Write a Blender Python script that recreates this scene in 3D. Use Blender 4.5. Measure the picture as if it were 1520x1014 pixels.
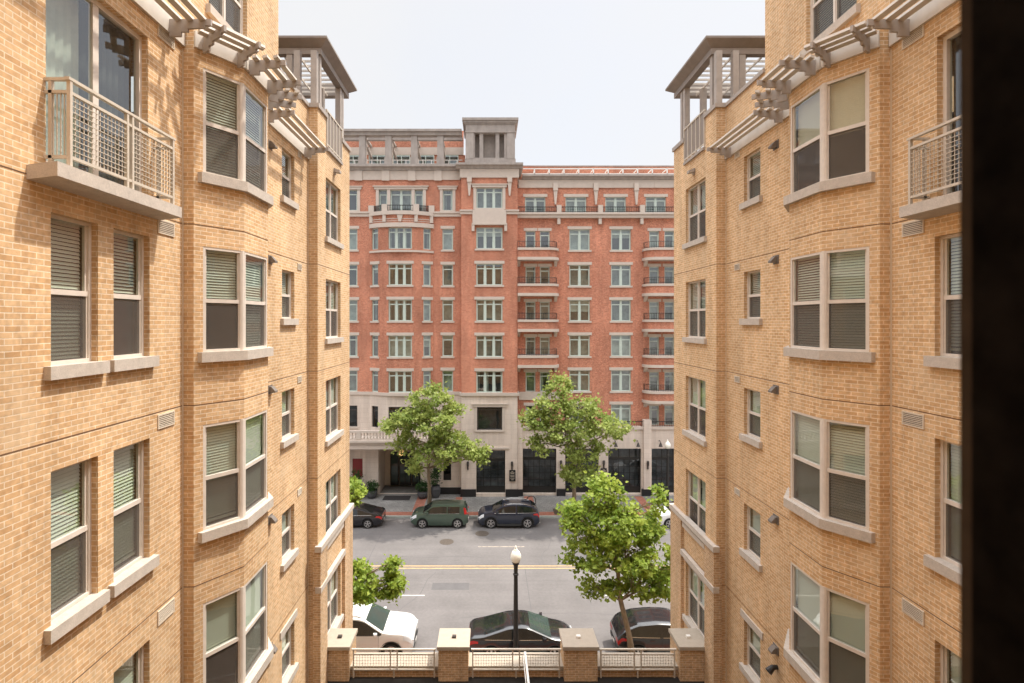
import bpy, bmesh, math, random
from mathutils import Vector

for _o in list(bpy.data.objects):
    bpy.data.objects.remove(_o)
SC = bpy.context.scene
COL = SC.collection
RND = random.Random(11)

# ------------------------------------------------------------------ camera, light, exposure
CAM_Z = 15.0
cam_data = bpy.data.cameras.new("camera")
cam = bpy.data.objects.new("camera", cam_data)
COL.objects.link(cam)
cam.location = (0, 0, CAM_Z)
cam.rotation_euler = (math.radians(90), 0, 0)
cam_data.sensor_width = 36.0
cam_data.lens = 18.4
cam_data.shift_x = 0.0230
cam_data.shift_y = -0.0191
cam_data.clip_start = 0.02
cam_data.clip_end = 3000
cam_data.dof.use_dof = True
cam_data.dof.focus_distance = 13.0
cam_data.dof.aperture_fstop = 4.5
SC.camera = cam

SUN_EL, SUN_AZ = math.radians(63.5), math.radians(67.0)
sun_data = bpy.data.lights.new("sun", 'SUN')
sun_data.energy = 2.0
sun_data.angle = math.radians(1.5)
sun_data.color = (1.0, 0.93, 0.82)
sun = bpy.data.objects.new("sun", sun_data)
COL.objects.link(sun)
sun.location = (30, 20, 70)
to_sun = Vector((math.cos(SUN_EL) * math.sin(SUN_AZ), math.cos(SUN_EL) * math.cos(SUN_AZ), math.sin(SUN_EL)))
sun.rotation_euler = to_sun.to_track_quat('Z', 'Y').to_euler()

world = bpy.data.worlds.new("World")
SC.world = world
world.use_nodes = True
wn, wl = world.node_tree.nodes, world.node_tree.links
wn.clear()
w_out = wn.new('ShaderNodeOutputWorld')
w_bg = wn.new('ShaderNodeBackground')
w_bg.inputs['Strength'].default_value = 0.1
w_sky = wn.new('ShaderNodeTexSky')
w_sky.sky_type = 'NISHITA'
w_sky.sun_disc = False
w_sky.sun_elevation = SUN_EL
w_sky.sun_rotation = SUN_AZ
w_sky.dust_density = 3.0
w_tc = wn.new('ShaderNodeTexCoord')
w_noise = wn.new('ShaderNodeTexNoise')          # thin high cloud sheet
w_noise.inputs['Scale'].default_value = 2.2
w_noise.inputs['Detail'].default_value = 5
w_ramp = wn.new('ShaderNodeMapRange')
w_ramp.inputs['From Min'].default_value = 0.3
w_ramp.inputs['From Max'].default_value = 0.7
w_ramp.inputs['To Min'].default_value = 0.80
w_ramp.inputs['To Max'].default_value = 0.97
w_mix = wn.new('ShaderNodeMixRGB')
w_sep = wn.new('ShaderNodeSeparateXYZ')
w_el = wn.new('ShaderNodeMapRange')              # an overcast sheet is brighter overhead than at the horizon
w_el.interpolation_type = 'SMOOTHSTEP'
w_el.inputs['From Min'].default_value = 0.52
w_el.inputs['From Max'].default_value = 0.86
w_el.inputs['To Min'].default_value = 3.35
w_el.inputs['To Max'].default_value = 17.0
w_cl = wn.new('ShaderNodeVectorMath')
w_cl.operation = 'SCALE'
w_cl.inputs[0].default_value = (1.0, 1.0, 1.01)
wl.new(w_tc.outputs['Generated'], w_noise.inputs['Vector'])
wl.new(w_tc.outputs['Generated'], w_sep.inputs[0])
wl.new(w_sep.outputs['Z'], w_el.inputs['Value'])
wl.new(w_el.outputs[0], w_cl.inputs['Scale'])
wl.new(w_noise.outputs['Fac'], w_ramp.inputs['Value'])
wl.new(w_ramp.outputs[0], w_mix.inputs['Fac'])
wl.new(w_sky.outputs[0], w_mix.inputs['Color1'])
wl.new(w_cl.outputs[0], w_mix.inputs['Color2'])
wl.new(w_mix.outputs[0], w_bg.inputs['Color'])
wl.new(w_bg.outputs[0], w_out.inputs['Surface'])

SC.view_settings.view_transform = 'Standard'
SC.view_settings.look = 'None'
SC.view_settings.gamma = 1.0
SC.view_settings.exposure = 1.45
SC.render.engine = 'CYCLES'
SC.cycles.use_denoising = True
SC.cycles.max_bounces = 8
SC.cycles.transparent_max_bounces = 16
SC.cycles.caustics_reflective = False
SC.cycles.caustics_refractive = False

# ------------------------------------------------------------------ materials
def _new(name):
    m = bpy.data.materials.new(name)
    m.use_nodes = True
    nt = m.node_tree
    return m, nt, nt.nodes['Principled BSDF']

def mat(name, col, rough=0.7, metal=0.0, spec=0.4, noise=0.0, scale=6.0, bump=0.0, coat=0.0, streak=0.0, fine=0.0):
    m, nt, p = _new(name)
    p.inputs['Base Color'].default_value = (*col, 1)
    p.inputs['Roughness'].default_value = rough
    p.inputs['Metallic'].default_value = metal
    p.inputs['Specular IOR Level'].default_value = spec
    if coat:
        p.inputs['Coat Weight'].default_value = coat
        p.inputs['Coat Roughness'].default_value = 0.03
    if noise or bump:
        geo = nt.nodes.new('ShaderNodeNewGeometry')
        src = geo.outputs['Position']
        if streak:
            mp = nt.nodes.new('ShaderNodeMapping')
            mp.inputs['Scale'].default_value = (1, 1, streak)
            nt.links.new(src, mp.inputs['Vector'])
            src = mp.outputs[0]
        n = nt.nodes.new('ShaderNodeTexNoise')
        n.inputs['Scale'].default_value = scale
        n.inputs['Detail'].default_value = 6
        n.inputs['Roughness'].default_value = 0.6
        nt.links.new(src, n.inputs['Vector'])
        fac = n.outputs['Fac']
        if fine:
            n2 = nt.nodes.new('ShaderNodeTexNoise')
            n2.inputs['Scale'].default_value = fine
            n2.inputs['Detail'].default_value = 3
            nt.links.new(src, n2.inputs['Vector'])
            ad = nt.nodes.new('ShaderNodeMath'); ad.operation = 'ADD'
            nt.links.new(n.outputs['Fac'], ad.inputs[0]); nt.links.new(n2.outputs['Fac'], ad.inputs[1])
            hv = nt.nodes.new('ShaderNodeMath'); hv.operation = 'MULTIPLY'; hv.inputs[1].default_value = 0.5
            nt.links.new(ad.outputs[0], hv.inputs[0])
            fac = hv.outputs[0]
        if noise:
            mr = nt.nodes.new('ShaderNodeMapRange')
            mr.inputs['From Min'].default_value = 0.3
            mr.inputs['From Max'].default_value = 0.7
            nt.links.new(fac, mr.inputs['Value'])
            mx = nt.nodes.new('ShaderNodeMixRGB')
            mx.inputs['Color1'].default_value = (*[c * (1 - noise) for c in col], 1)
            mx.inputs['Color2'].default_value = (*[min(1, c * (1 + noise)) for c in col], 1)
            nt.links.new(mr.outputs[0], mx.inputs['Fac'])
            nt.links.new(mx.outputs[0], p.inputs['Base Color'])
        if bump:
            b = nt.nodes.new('ShaderNodeBump')
            b.inputs['Strength'].default_value = bump
            b.inputs['Distance'].default_value = 0.02
            nt.links.new(fac, b.inputs['Height'])
            nt.links.new(b.outputs[0], p.inputs['Normal'])
    return m

def brick_mat(name, c1, c2, mortar, bw=0.195, bh=0.068, ms=0.006, var=0.18, big=0.12, light=None):
    m, nt, p = _new(name)
    N, L = nt.nodes, nt.links
    uv = N.new('ShaderNodeUVMap'); uv.uv_map = 'UVMap'
    br = N.new('ShaderNodeTexBrick')
    br.offset = 0.5
    br.inputs['Scale'].default_value = 1.0
    br.inputs['Brick Width'].default_value = bw
    br.inputs['Row Height'].default_value = bh
    br.inputs['Mortar Size'].default_value = ms
    br.inputs['Mortar Smooth'].default_value = 0.15
    br.inputs['Bias'].default_value = 0.0
    br.inputs['Color1'].default_value = (*c1, 1)
    br.inputs['Color2'].default_value = (*c2, 1)
    br.inputs['Mortar'].default_value = (*mortar, 1)
    L.new(uv.outputs[0], br.inputs['Vector'])
    n1 = N.new('ShaderNodeTexNoise'); n1.inputs['Scale'].default_value = 14; n1.inputs['Detail'].default_value = 4
    n2 = N.new('ShaderNodeTexNoise'); n2.inputs['Scale'].default_value = 0.55; n2.inputs['Detail'].default_value = 6
    geo = N.new('ShaderNodeNewGeometry')
    L.new(geo.outputs['Position'], n1.inputs['Vector'])
    mp = N.new('ShaderNodeMapping'); mp.inputs['Scale'].default_value = (1, 1, 0.45)
    L.new(geo.outputs['Position'], mp.inputs['Vector'])
    L.new(mp.outputs[0], n2.inputs['Vector'])
    def mul(src, fac_out, lo, hi):
        mr = N.new('ShaderNodeMapRange')
        mr.inputs['From Min'].default_value = 0.3; mr.inputs['From Max'].default_value = 0.7
        mr.inputs['To Min'].default_value = lo; mr.inputs['To Max'].default_value = hi
        L.new(fac_out, mr.inputs['Value'])
        vm = N.new('ShaderNodeVectorMath'); vm.operation = 'SCALE'
        L.new(src, vm.inputs[0]); L.new(mr.outputs[0], vm.inputs['Scale'])
        return vm.outputs[0]
    c = mul(br.outputs['Color'], n1.outputs['Fac'], 1 - var, 1 + var)
    c = mul(c, n2.outputs['Fac'], 1 - big, 1 + big)
    n3 = N.new('ShaderNodeTexNoise'); n3.inputs['Scale'].default_value = 3.0; n3.inputs['Detail'].default_value = 4
    mp3 = N.new('ShaderNodeMapping'); mp3.inputs['Scale'].default_value = (1, 1, 0.12)
    L.new(geo.outputs['Position'], mp3.inputs['Vector']); L.new(mp3.outputs[0], n3.inputs['Vector'])
    c = mul(c, n3.outputs['Fac'], 0.89, 1.08)
    if light:
        # scattered pale, lime-washed looking bricks
        vo = N.new('ShaderNodeTexNoise'); vo.inputs['Scale'].default_value = 1.3; vo.inputs['Detail'].default_value = 5
        L.new(geo.outputs['Position'], vo.inputs['Vector'])
        mr = N.new('ShaderNodeMapRange'); mr.inputs['From Min'].default_value = 0.55; mr.inputs['From Max'].default_value = 0.8
        mr.inputs['To Max'].default_value = 0.5
        L.new(vo.outputs['Fac'], mr.inputs['Value'])
        mx = N.new('ShaderNodeMixRGB'); mx.inputs['Color2'].default_value = (*light, 1)
        L.new(mr.outputs[0], mx.inputs['Fac']); L.new(c, mx.inputs['Color1'])
        c = mx.outputs[0]
    L.new(c, p.inputs['Base Color'])
    p.inputs['Roughness'].default_value = 0.85
    p.inputs['Specular IOR Level'].default_value = 0.25
    b = N.new('ShaderNodeBump'); b.inputs['Strength'].default_value = 0.5; b.inputs['Distance'].default_value = 0.008
    b.invert = True
    L.new(br.outputs['Fac'], b.inputs['Height'])
    L.new(b.outputs[0], p.inputs['Normal'])
    return m

def glass_mat(name, tint, base, gain=1.0, rough=0.01, wav=0.0):
    m, nt, p = _new(name)
    N, L = nt.nodes, nt.links
    N.remove(p)
    out = N['Material Output']
    tr = N.new('ShaderNodeBsdfTransparent'); tr.inputs[0].default_value = (*tint, 1)
    gl = N.new('ShaderNodeBsdfGlossy'); gl.inputs['Roughness'].default_value = rough
    gl.inputs[0].default_value = (0.95, 0.97, 1, 1)
    ge = N.new('ShaderNodeNewGeometry')
    dt = N.new('ShaderNodeVectorMath'); dt.operation = 'DOT_PRODUCT'
    L.new(ge.outputs['Normal'], dt.inputs[0]); L.new(ge.outputs['Incoming'], dt.inputs[1])
    ab = N.new('ShaderNodeMath'); ab.operation = 'ABSOLUTE'; L.new(dt.outputs['Value'], ab.inputs[0])
    om = N.new('ShaderNodeMath'); om.operation = 'SUBTRACT'; om.inputs[0].default_value = 1.0; L.new(ab.outputs[0], om.inputs[1])
    fr = N.new('ShaderNodeMath'); fr.operation = 'POWER'; fr.inputs[1].default_value = 4.0; L.new(om.outputs[0], fr.inputs[0])
    ma = N.new('ShaderNodeMath'); ma.operation = 'MULTIPLY_ADD'
    ma.inputs[1].default_value = gain; ma.inputs[2].default_value = base; ma.use_clamp = True
    L.new(fr.outputs[0], ma.inputs[0])
    mx = N.new('ShaderNodeMixShader')
    L.new(ma.outputs[0], mx.inputs[0]); L.new(tr.outputs[0], mx.inputs[1]); L.new(gl.outputs[0], mx.inputs[2])
    L.new(mx.outputs[0], out.inputs['Surface'])
    if wav:
        geo = N.new('ShaderNodeNewGeometry')
        n = N.new('ShaderNodeTexNoise'); n.inputs['Scale'].default_value = 1.6
        L.new(geo.outputs['Position'], n.inputs['Vector'])
        b = N.new('ShaderNodeBump'); b.inputs['Strength'].default_value = wav; b.inputs['Distance'].default_value = 0.05
        L.new(n.outputs['Fac'], b.inputs['Height']); L.new(b.outputs[0], gl.inputs['Normal'])
    return m

def screen_mat(name, col, cover):
    m, nt, p = _new(name)
    N, L = nt.nodes, nt.links
    tr = N.new('ShaderNodeBsdfTransparent')
    p.inputs['Base Color'].default_value = (*col, 1); p.inputs['Roughness'].default_value = 0.8
    mx = N.new('ShaderNodeMixShader'); mx.inputs[0].default_value = cover
    L.new(tr.outputs[0], mx.inputs[1]); L.new(p.outputs[0], mx.inputs[2])
    L.new(mx.outputs[0], N['Material Output'].inputs['Surface'])
    return m

def leaf_mat(name, ca, cb):
    m, nt, p = _new(name)
    N, L = nt.nodes, nt.links
    N.remove(p)
    at = N.new('ShaderNodeAttribute'); at.attribute_name = 'tint'
    mx = N.new('ShaderNodeMixRGB')
    mx.inputs['Color1'].default_value = (*ca, 1); mx.inputs['Color2'].default_value = (*cb, 1)
    L.new(at.outputs['Fac'], mx.inputs['Fac'])
    d = N.new('ShaderNodeBsdfPrincipled'); d.inputs['Roughness'].default_value = 0.5
    d.inputs['Specular IOR Level'].default_value = 0.35
    t = N.new('ShaderNodeBsdfTranslucent')
    g = N.new('ShaderNodeGamma'); g.inputs['Gamma'].default_value = 0.9
    L.new(mx.outputs[0], d.inputs['Base Color']); L.new(mx.outputs[0], g.inputs['Color']); L.new(g.outputs[0], t.inputs['Color'])
    ms = N.new('ShaderNodeMixShader'); ms.inputs[0].default_value = 0.5
    L.new(d.outputs[0], ms.inputs[1]); L.new(t.outputs[0], ms.inputs[2])
    L.new(ms.outputs[0], N['Material Output'].inputs['Surface'])
    return m

def emit_mat(name, col, st):
    m, nt, p = _new(name)
    p.inputs['Base Color'].default_value = (*col, 1)
    p.inputs['Emission Color'].default_value = (*col, 1)
    p.inputs['Emission Strength'].default_value = st
    return m

M = {}
M['ybrick'] = brick_mat('tan_brick', (0.53, 0.325, 0.162), (0.64, 0.435, 0.25), (0.735, 0.60, 0.44), ms=0.0065, var=0.15, light=(0.66, 0.52, 0.36))
M['ybrick_dark'] = brick_mat('tan_brick_pier', (0.45, 0.28, 0.15), (0.57, 0.385, 0.225), (0.66, 0.54, 0.41), ms=0.007)
M['rbrick'] = brick_mat('red_brick', (0.41, 0.115, 0.060), (0.545, 0.20, 0.115), (0.55, 0.34, 0.25), ms=0.010, var=0.25, big=0.2)
M['sill'] = mat('limestone_sill', (0.50, 0.445, 0.39), 0.85, noise=0.2, scale=9, bump=0.12, fine=60)
M['stone'] = brick_mat('limestone_blocks', (0.62, 0.525, 0.45), (0.66, 0.565, 0.49), (0.52, 0.43, 0.37), bw=1.3, bh=0.42, ms=0.008, var=0.05, big=0.07)
M['trim'] = mat('limestone_trim', (0.56, 0.48, 0.415), 0.85, noise=0.10, scale=3, bump=0.05, fine=30)
M['greystone'] = mat('weathered_grey_stone', (0.36, 0.315, 0.285), 0.9, noise=0.18, scale=2.5, bump=0.05, streak=0.4)
M['capstone'] = mat('pier_capstone', (0.40, 0.345, 0.28), 0.9, noise=0.12, scale=7, bump=0.1, fine=80)
M['taupe'] = mat('taupe_metal', (0.37, 0.325, 0.29), 0.5, noise=0.12, scale=5, spec=0.4)
M['fascia'] = mat('pale_metal_fascia', (0.60, 0.55, 0.49), 0.45, noise=0.08, scale=4)
M['darkroof'] = mat('dark_taupe_roof', (0.26, 0.222, 0.195), 0.6, noise=0.12, scale=3)
M['rail'] = mat('beige_rail_metal', (0.56, 0.50, 0.42), 0.45, noise=0.08, scale=8)
M['wframe'] = mat('beige_window_frame', (0.66, 0.595, 0.53), 0.5, noise=0.06, scale=9)
M['gframe'] = mat('grey_green_window_frame', (0.52, 0.60, 0.54), 0.5, noise=0.06, scale=5)
M['glass'] = glass_mat('window_glass', (0.84, 0.90, 0.86), 0.13, 0.9, wav=0.02)
M['rglass'] = glass_mat('green_tinted_glass', (0.68, 0.75, 0.73), 0.17, 0.8, wav=0.03)
M['shopglass'] = glass_mat('dark_shop_glass', (0.62, 0.68, 0.70), 0.05, 0.8, wav=0.03)
M['screen'] = screen_mat('insect_screen', (0.105, 0.088, 0.075), 0.55)
M['gap'] = mat('louvre_shadow', (0.16, 0.13, 0.11), 0.9)
M['railpanel'] = mat('taupe_railing_panel', (0.25, 0.21, 0.18), 0.5)
M['hood'] = mat('grey_exhaust_metal', (0.17, 0.15, 0.135), 0.5, noise=0.15)
M['blind'] = mat('pale_blind', (0.60, 0.61, 0.53), 0.6)
M['shade'] = mat('beige_roller_shade', (0.60, 0.53, 0.42), 0.9)
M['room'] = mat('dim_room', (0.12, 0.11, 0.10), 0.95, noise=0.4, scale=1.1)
M['curt_a'] = mat('pale_curtain', (0.60, 0.63, 0.57), 0.9, noise=0.3, scale=1.6)
M['curt_b'] = mat('grey_curtain', (0.28, 0.30, 0.27), 0.9, noise=0.5, scale=1.4)
M['curt_c'] = mat('dim_backing', (0.055, 0.055, 0.052), 0.9, noise=0.6, scale=1.2)
M['joint'] = mat('dark_joint', (0.16, 0.09, 0.05), 0.9)
M['caulk'] = mat('pale_caulk', (0.62, 0.50, 0.36), 0.8)
M['vent'] = mat('pale_vent', (0.62, 0.54, 0.44), 0.6, noise=0.06)
M['black'] = mat('black_metal', (0.018, 0.017, 0.016), 0.4)
M['bstone'] = mat('black_granite', (0.022, 0.021, 0.022), 0.35, noise=0.3, scale=20)
M['darkmetal'] = mat('dark_bronze', (0.06, 0.05, 0.045), 0.5)
M['white'] = mat('white_paint', (0.78, 0.76, 0.72), 0.5)
def asphalt_mat():
    m, nt, p = _new('asphalt')
    N, L = nt.nodes, nt.links
    geo = N.new('ShaderNodeNewGeometry')
    cur = None
    for (sc, mp, lo, hi, det) in ((0.45, (1, 1, 1), 0.88, 1.10, 6), (1.0, (0.05, 1.1, 1), 0.90, 1.08, 3), (6.0, (1, 1, 1), 0.93, 1.06, 5), (60.0, (1, 1, 1), 0.86, 1.14, 2)):
        mpn = N.new('ShaderNodeMapping'); mpn.inputs['Scale'].default_value = mp
        L.new(geo.outputs['Position'], mpn.inputs['Vector'])
        n = N.new('ShaderNodeTexNoise'); n.inputs['Scale'].default_value = sc; n.inputs['Detail'].default_value = det
        L.new(mpn.outputs[0], n.inputs['Vector'])
        mr = N.new('ShaderNodeMapRange'); mr.inputs['From Min'].default_value = 0.32; mr.inputs['From Max'].default_value = 0.68
        mr.inputs['To Min'].default_value = lo; mr.inputs['To Max'].default_value = hi
        L.new(n.outputs['Fac'], mr.inputs['Value'])
        if cur is None:
            cur = mr.outputs[0]
        else:
            mu = N.new('ShaderNodeMath'); mu.operation = 'MULTIPLY'
            L.new(cur, mu.inputs[0]); L.new(mr.outputs[0], mu.inputs[1]); cur = mu.outputs[0]
    vm = N.new('ShaderNodeVectorMath'); vm.operation = 'SCALE'; vm.inputs[0].default_value = (0.140, 0.129, 0.126)
    L.new(cur, vm.inputs['Scale']); L.new(vm.outputs[0], p.inputs['Base Color'])
    p.inputs['Roughness'].default_value = 0.9
    return m
M['asphalt'] = asphalt_mat()
M['paver'] = brick_mat('grey_pavers', (0.19, 0.185, 0.175), (0.235, 0.225, 0.215), (0.13, 0.12, 0.11), bw=0.3, bh=0.3, ms=0.01, var=0.12, big=0.18)
M['rpaver'] = brick_mat('red_pavers', (0.30, 0.11, 0.075), (0.36, 0.15, 0.10), (0.20, 0.11, 0.09), bw=0.2, bh=0.1, ms=0.008, var=0.15)
M['kerb'] = mat('concrete_kerb', (0.36, 0.38, 0.35), 0.9, noise=0.12, scale=3)
M['ground'] = mat('ground_far', (0.20, 0.19, 0.18), 0.95, noise=0.2, scale=0.2)
M['ypaint'] = mat('yellow_road_paint', (0.42, 0.29, 0.15), 0.8, noise=0.35, scale=3, fine=30)
M['wpaint'] = mat('white_road_paint', (0.46, 0.44, 0.41), 0.8, noise=0.35, scale=3, fine=30)
M['soil'] = mat('dark_soil', (0.07, 0.05, 0.035), 0.95, noise=0.4, scale=8, bump=0.4)
M['membrane'] = mat('dark_terrace_membrane', (0.022, 0.020, 0.018), 0.9, noise=0.3, scale=4)
M['bark'] = mat('grey_brown_bark', (0.24, 0.185, 0.125), 0.9, noise=0.35, scale=9, bump=0.5, streak=0.35)
M['leaf_near'] = leaf_mat('bright_leaves', (0.14, 0.24, 0.028), (0.42, 0.50, 0.085))
M['leaf_far'] = leaf_mat('street_leaves', (0.18, 0.26, 0.05), (0.46, 0.52, 0.15))
M['leaf_pot'] = leaf_mat('shrub_leaves', (0.02, 0.06, 0.015), (0.06, 0.12, 0.03))
M['tyre'] = mat('tyre_rubber', (0.022, 0.021, 0.021), 0.85)
M['rim'] = mat('alloy_rim', (0.62, 0.61, 0.60), 0.3, metal=0.8)
M['cglass'] = mat('car_glass', (0.012, 0.014, 0.014), 0.04, spec=0.8)
M['cglass_green'] = mat('car_windscreen', (0.04, 0.058, 0.053), 0.05, spec=0.8)
M['chrome'] = mat('chrome_trim', (0.75, 0.75, 0.75), 0.15, metal=1.0)
M['plastic'] = mat('black_plastic', (0.03, 0.03, 0.03), 0.6)
M['redlight'] = mat('red_tail_lamp', (0.42, 0.02, 0.02), 0.15, spec=0.6)
M['headlight'] = mat('clear_head_lamp', (0.62, 0.64, 0.66), 0.12, spec=0.8)
M['paint_black'] = mat('black_car_paint', (0.012, 0.012, 0.015), 0.25, coat=1.0)
M['paint_navy'] = mat('navy_car_paint', (0.012, 0.017, 0.032), 0.28, coat=1.0)
M['paint_green'] = mat('green_car_paint', (0.06, 0.095, 0.070), 0.3, metal=0.3, coat=1.0)
M['paint_white'] = mat('white_car_paint', (0.72, 0.72, 0.71), 0.3, coat=1.0)
M['globe'] = mat('frosted_globe', (0.82, 0.80, 0.72), 0.3)
M['warm'] = emit_mat('warm_bulb', (1.0, 0.60, 0.24), 0.35)
M['glint'] = emit_mat('reflected_lamp_glint', (1.0, 0.66, 0.3), 6.0)  # glow for the imitated reflection of an indoor lamp
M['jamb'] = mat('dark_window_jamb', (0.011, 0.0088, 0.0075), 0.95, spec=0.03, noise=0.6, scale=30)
M['jambedge'] = mat('lit_brown_jamb_edge', (0.065, 0.047, 0.033), 0.9, spec=0.05, noise=0.2, scale=30)
M['roomwall'] = mat('unlit_room_wall', (0.03, 0.027, 0.025), 0.95)
M['poster'] = mat('dark_red_poster', (0.22, 0.03, 0.03), 0.6)
M['mat_dark'] = mat('dark_doormat', (0.03, 0.026, 0.026), 0.95)
M['shop'] = mat('dim_shop_room', (0.17, 0.175, 0.18), 0.9, noise=0.8, scale=0.9)
M['potgrey'] = mat('dark_grey_planter', (0.07, 0.07, 0.075), 0.6, noise=0.1)
M['blueglow'] = mat('blue_awning_reflection', (0.10, 0.22, 0.42), 0.6)
M['iron'] = mat('cast_iron_cover', (0.085, 0.068, 0.055), 0.8, noise=0.3, scale=15)

# ------------------------------------------------------------------ mesh helpers
class MB:
    """collects geometry (optionally through a local -> world map) and links it as one mesh object"""
    def __init__(self, xf=None):
        self.v, self.f, self.xf = [], [], xf
    def add(self, pts, faces):
        n = len(self.v)
        xf = self.xf
        self.v += [tuple(xf(*p)) if xf else tuple(p) for p in pts]
        self.f += [tuple(i + n for i in fc) for fc in faces]
    def quad(self, a, b, c, d, out=None):
        n = len(self.v)
        pts = [Vector(self.xf(*p)) if self.xf else Vector(p) for p in (a, b, c, d)]
        if out is not None:
            nn = (pts[1] - pts[0]).cross(pts[2] - pts[0])
            if nn.dot(Vector(out)) < 0:
                pts.reverse()
        self.v += [tuple(p) for p in pts]
        self.f.append((n, n + 1, n + 2, n + 3))
    def box(self, x0, x1, y0, y1, z0, z1):
        self.add([(x0, y0, z0), (x1, y0, z0), (x1, y1, z0), (x0, y1, z0), (x0, y0, z1), (x1, y0, z1), (x1, y1, z1), (x0, y1, z1)],
                 [(0, 3, 2, 1), (4, 5, 6, 7), (0, 1, 5, 4), (1, 2, 6, 5), (2, 3, 7, 6), (3, 0, 4, 7)])
    def prism(self, poly, d):
        n = len(poly)
        a = [Vector(p) for p in poly]
        b = [p + Vector(d) for p in a]
        self.add(a + b, [tuple(range(n - 1, -1, -1)), tuple(range(n, 2 * n))] + [(i, (i + 1) % n, n + (i + 1) % n, n + i) for i in range(n)])
    def bar(self, a, b, w, h=None):
        h = h or w
        a, b = Vector(a), Vector(b)
        d = (b - a).normalized()
        up = Vector((0, 0, 1)) if abs(d.z) < 0.9 else Vector((0, 1, 0))
        s = d.cross(up).normalized() * (w / 2)
        t = s.cross(d).normalized() * (h / 2)
        pts = [a - s - t, a + s - t, a + s + t, a - s + t, b - s - t, b + s - t, b + s + t, b - s + t]
        self.add(pts, [(0, 3, 2, 1), (4, 5, 6, 7), (0, 1, 5, 4), (1, 2, 6, 5), (2, 3, 7, 6), (3, 0, 4, 7)])
    def tube(self, pts, rad, n=8):
        P = [Vector(p) for p in pts]
        vs, fs = [], []
        for i, p in enumerate(P):
            d = (P[min(i + 1, len(P) - 1)] - P[max(i - 1, 0)]).normalized()
            ref = Vector((0, 0, 1)) if abs(d.z) < 0.95 else Vector((0, 1, 0))
            s = d.cross(ref).normalized(); t = d.cross(s).normalized()
            r = rad[i] if isinstance(rad, (list, tuple)) else rad
            for k in range(n):
                a = 2 * math.pi * k / n
                vs.append(p + s * (r * math.cos(a)) + t * (r * math.sin(a)))
        for i in range(len(P) - 1):
            for k in range(n):
                fs.append((i * n + k, i * n + (k + 1) % n, (i + 1) * n + (k + 1) % n, (i + 1) * n + k))
        fs.append(tuple(range(n - 1, -1, -1)))
        fs.append(tuple((len(P) - 1) * n + k for k in range(n)))
        self.add(vs, fs)
    def lathe(self, c, prof, n=16, axis='z'):
        vs, fs = [], []
        for (r, h) in prof:
            for k in range(n):
                a = 2 * math.pi * k / n
                u, w = r * math.cos(a), r * math.sin(a)
                if axis == 'z':
                    vs.append((c[0] + u, c[1] + w, c[2] + h))
                else:
                    vs.append((c[0] + u, c[1] + h, c[2] + w))
        for i in range(len(prof) - 1):
            for k in range(n):
                fs.append((i * n + k, i * n + (k + 1) % n, (i + 1) * n + (k + 1) % n, (i + 1) * n + k))
        fs.append(tuple(range(n - 1, -1, -1)))
        fs.append(tuple((len(prof) - 1) * n + k for k in range(n)))
        self.add(vs, fs)
    def build(self, name, m, parent=None, smooth=False, recalc=True, uv=True):
        off = Vector((0, 0, 0))
        if parent is not None:
            r = parent
            while r.parent:
                r = r.parent
            off = r.location
        me = bpy.data.meshes.new(name)
        me.from_pydata([(p[0] - off.x, p[1] - off.y, p[2] - off.z) for p in self.v], [], self.f)
        if recalc:
            bm = bmesh.new(); bm.from_mesh(me)
            bmesh.ops.recalc_face_normals(bm, faces=bm.faces)
            bm.to_mesh(me); bm.free()
        if uv:
            lay = me.uv_layers.new(name='UVMap')
            data = lay.data
            vs = me.vertices
            for poly in me.polygons:
                n = poly.normal
                if abs(n.z) > 0.7:
                    for li in poly.loop_indices:
                        co = vs[me.loops[li].vertex_index].co
                        data[li].uv = (co.x + off.x, co.y + off.y)
                else:
                    l = math.hypot(n.x, n.y) or 1.0
                    tx, ty = -n.y / l, n.x / l
                    for li in poly.loop_indices:
                        co = vs[me.loops[li].vertex_index].co
                        data[li].uv = ((co.x + off.x) * tx + (co.y + off.y) * ty, co.z + off.z)
        if isinstance(m, (list, tuple)):
            for q in m:
                me.materials.append(q)
        else:
            me.materials.append(m)
        if smooth:
            me.polygons.foreach_set('use_smooth', [True] * len(me.polygons))
        o = bpy.data.objects.new(name, me)
        COL.objects.link(o)
        if parent is not None:
            o.parent = parent
        return o

def thing(name, label, cat, loc=(0, 0, 0), group=None, rotz=0.0):
    o = bpy.data.objects.new(name, None)
    o.empty_display_size = 0.3
    COL.objects.link(o)
    o.location = loc
    o.rotation_euler = (0, 0, rotz)
    tag(o, label, cat, group)
    return o

def tag(o, label, cat, group=None):
    o['label'] = label; o['category'] = cat
    if group:
        o['group'] = group
    return o

def struct(o):
    o['kind'] = 'structure'
    return o

class Fr:
    """a vertical wall plane: u along it, p out of it, z up"""
    def __init__(self, o, d, n):
        self.o, self.d, self.n = o, d, n
    def xf(self, u, p, z):
        return (self.o[0] + u * self.d[0] + p * self.n[0], self.o[1] + u * self.d[1] + p * self.n[1], z)

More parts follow.
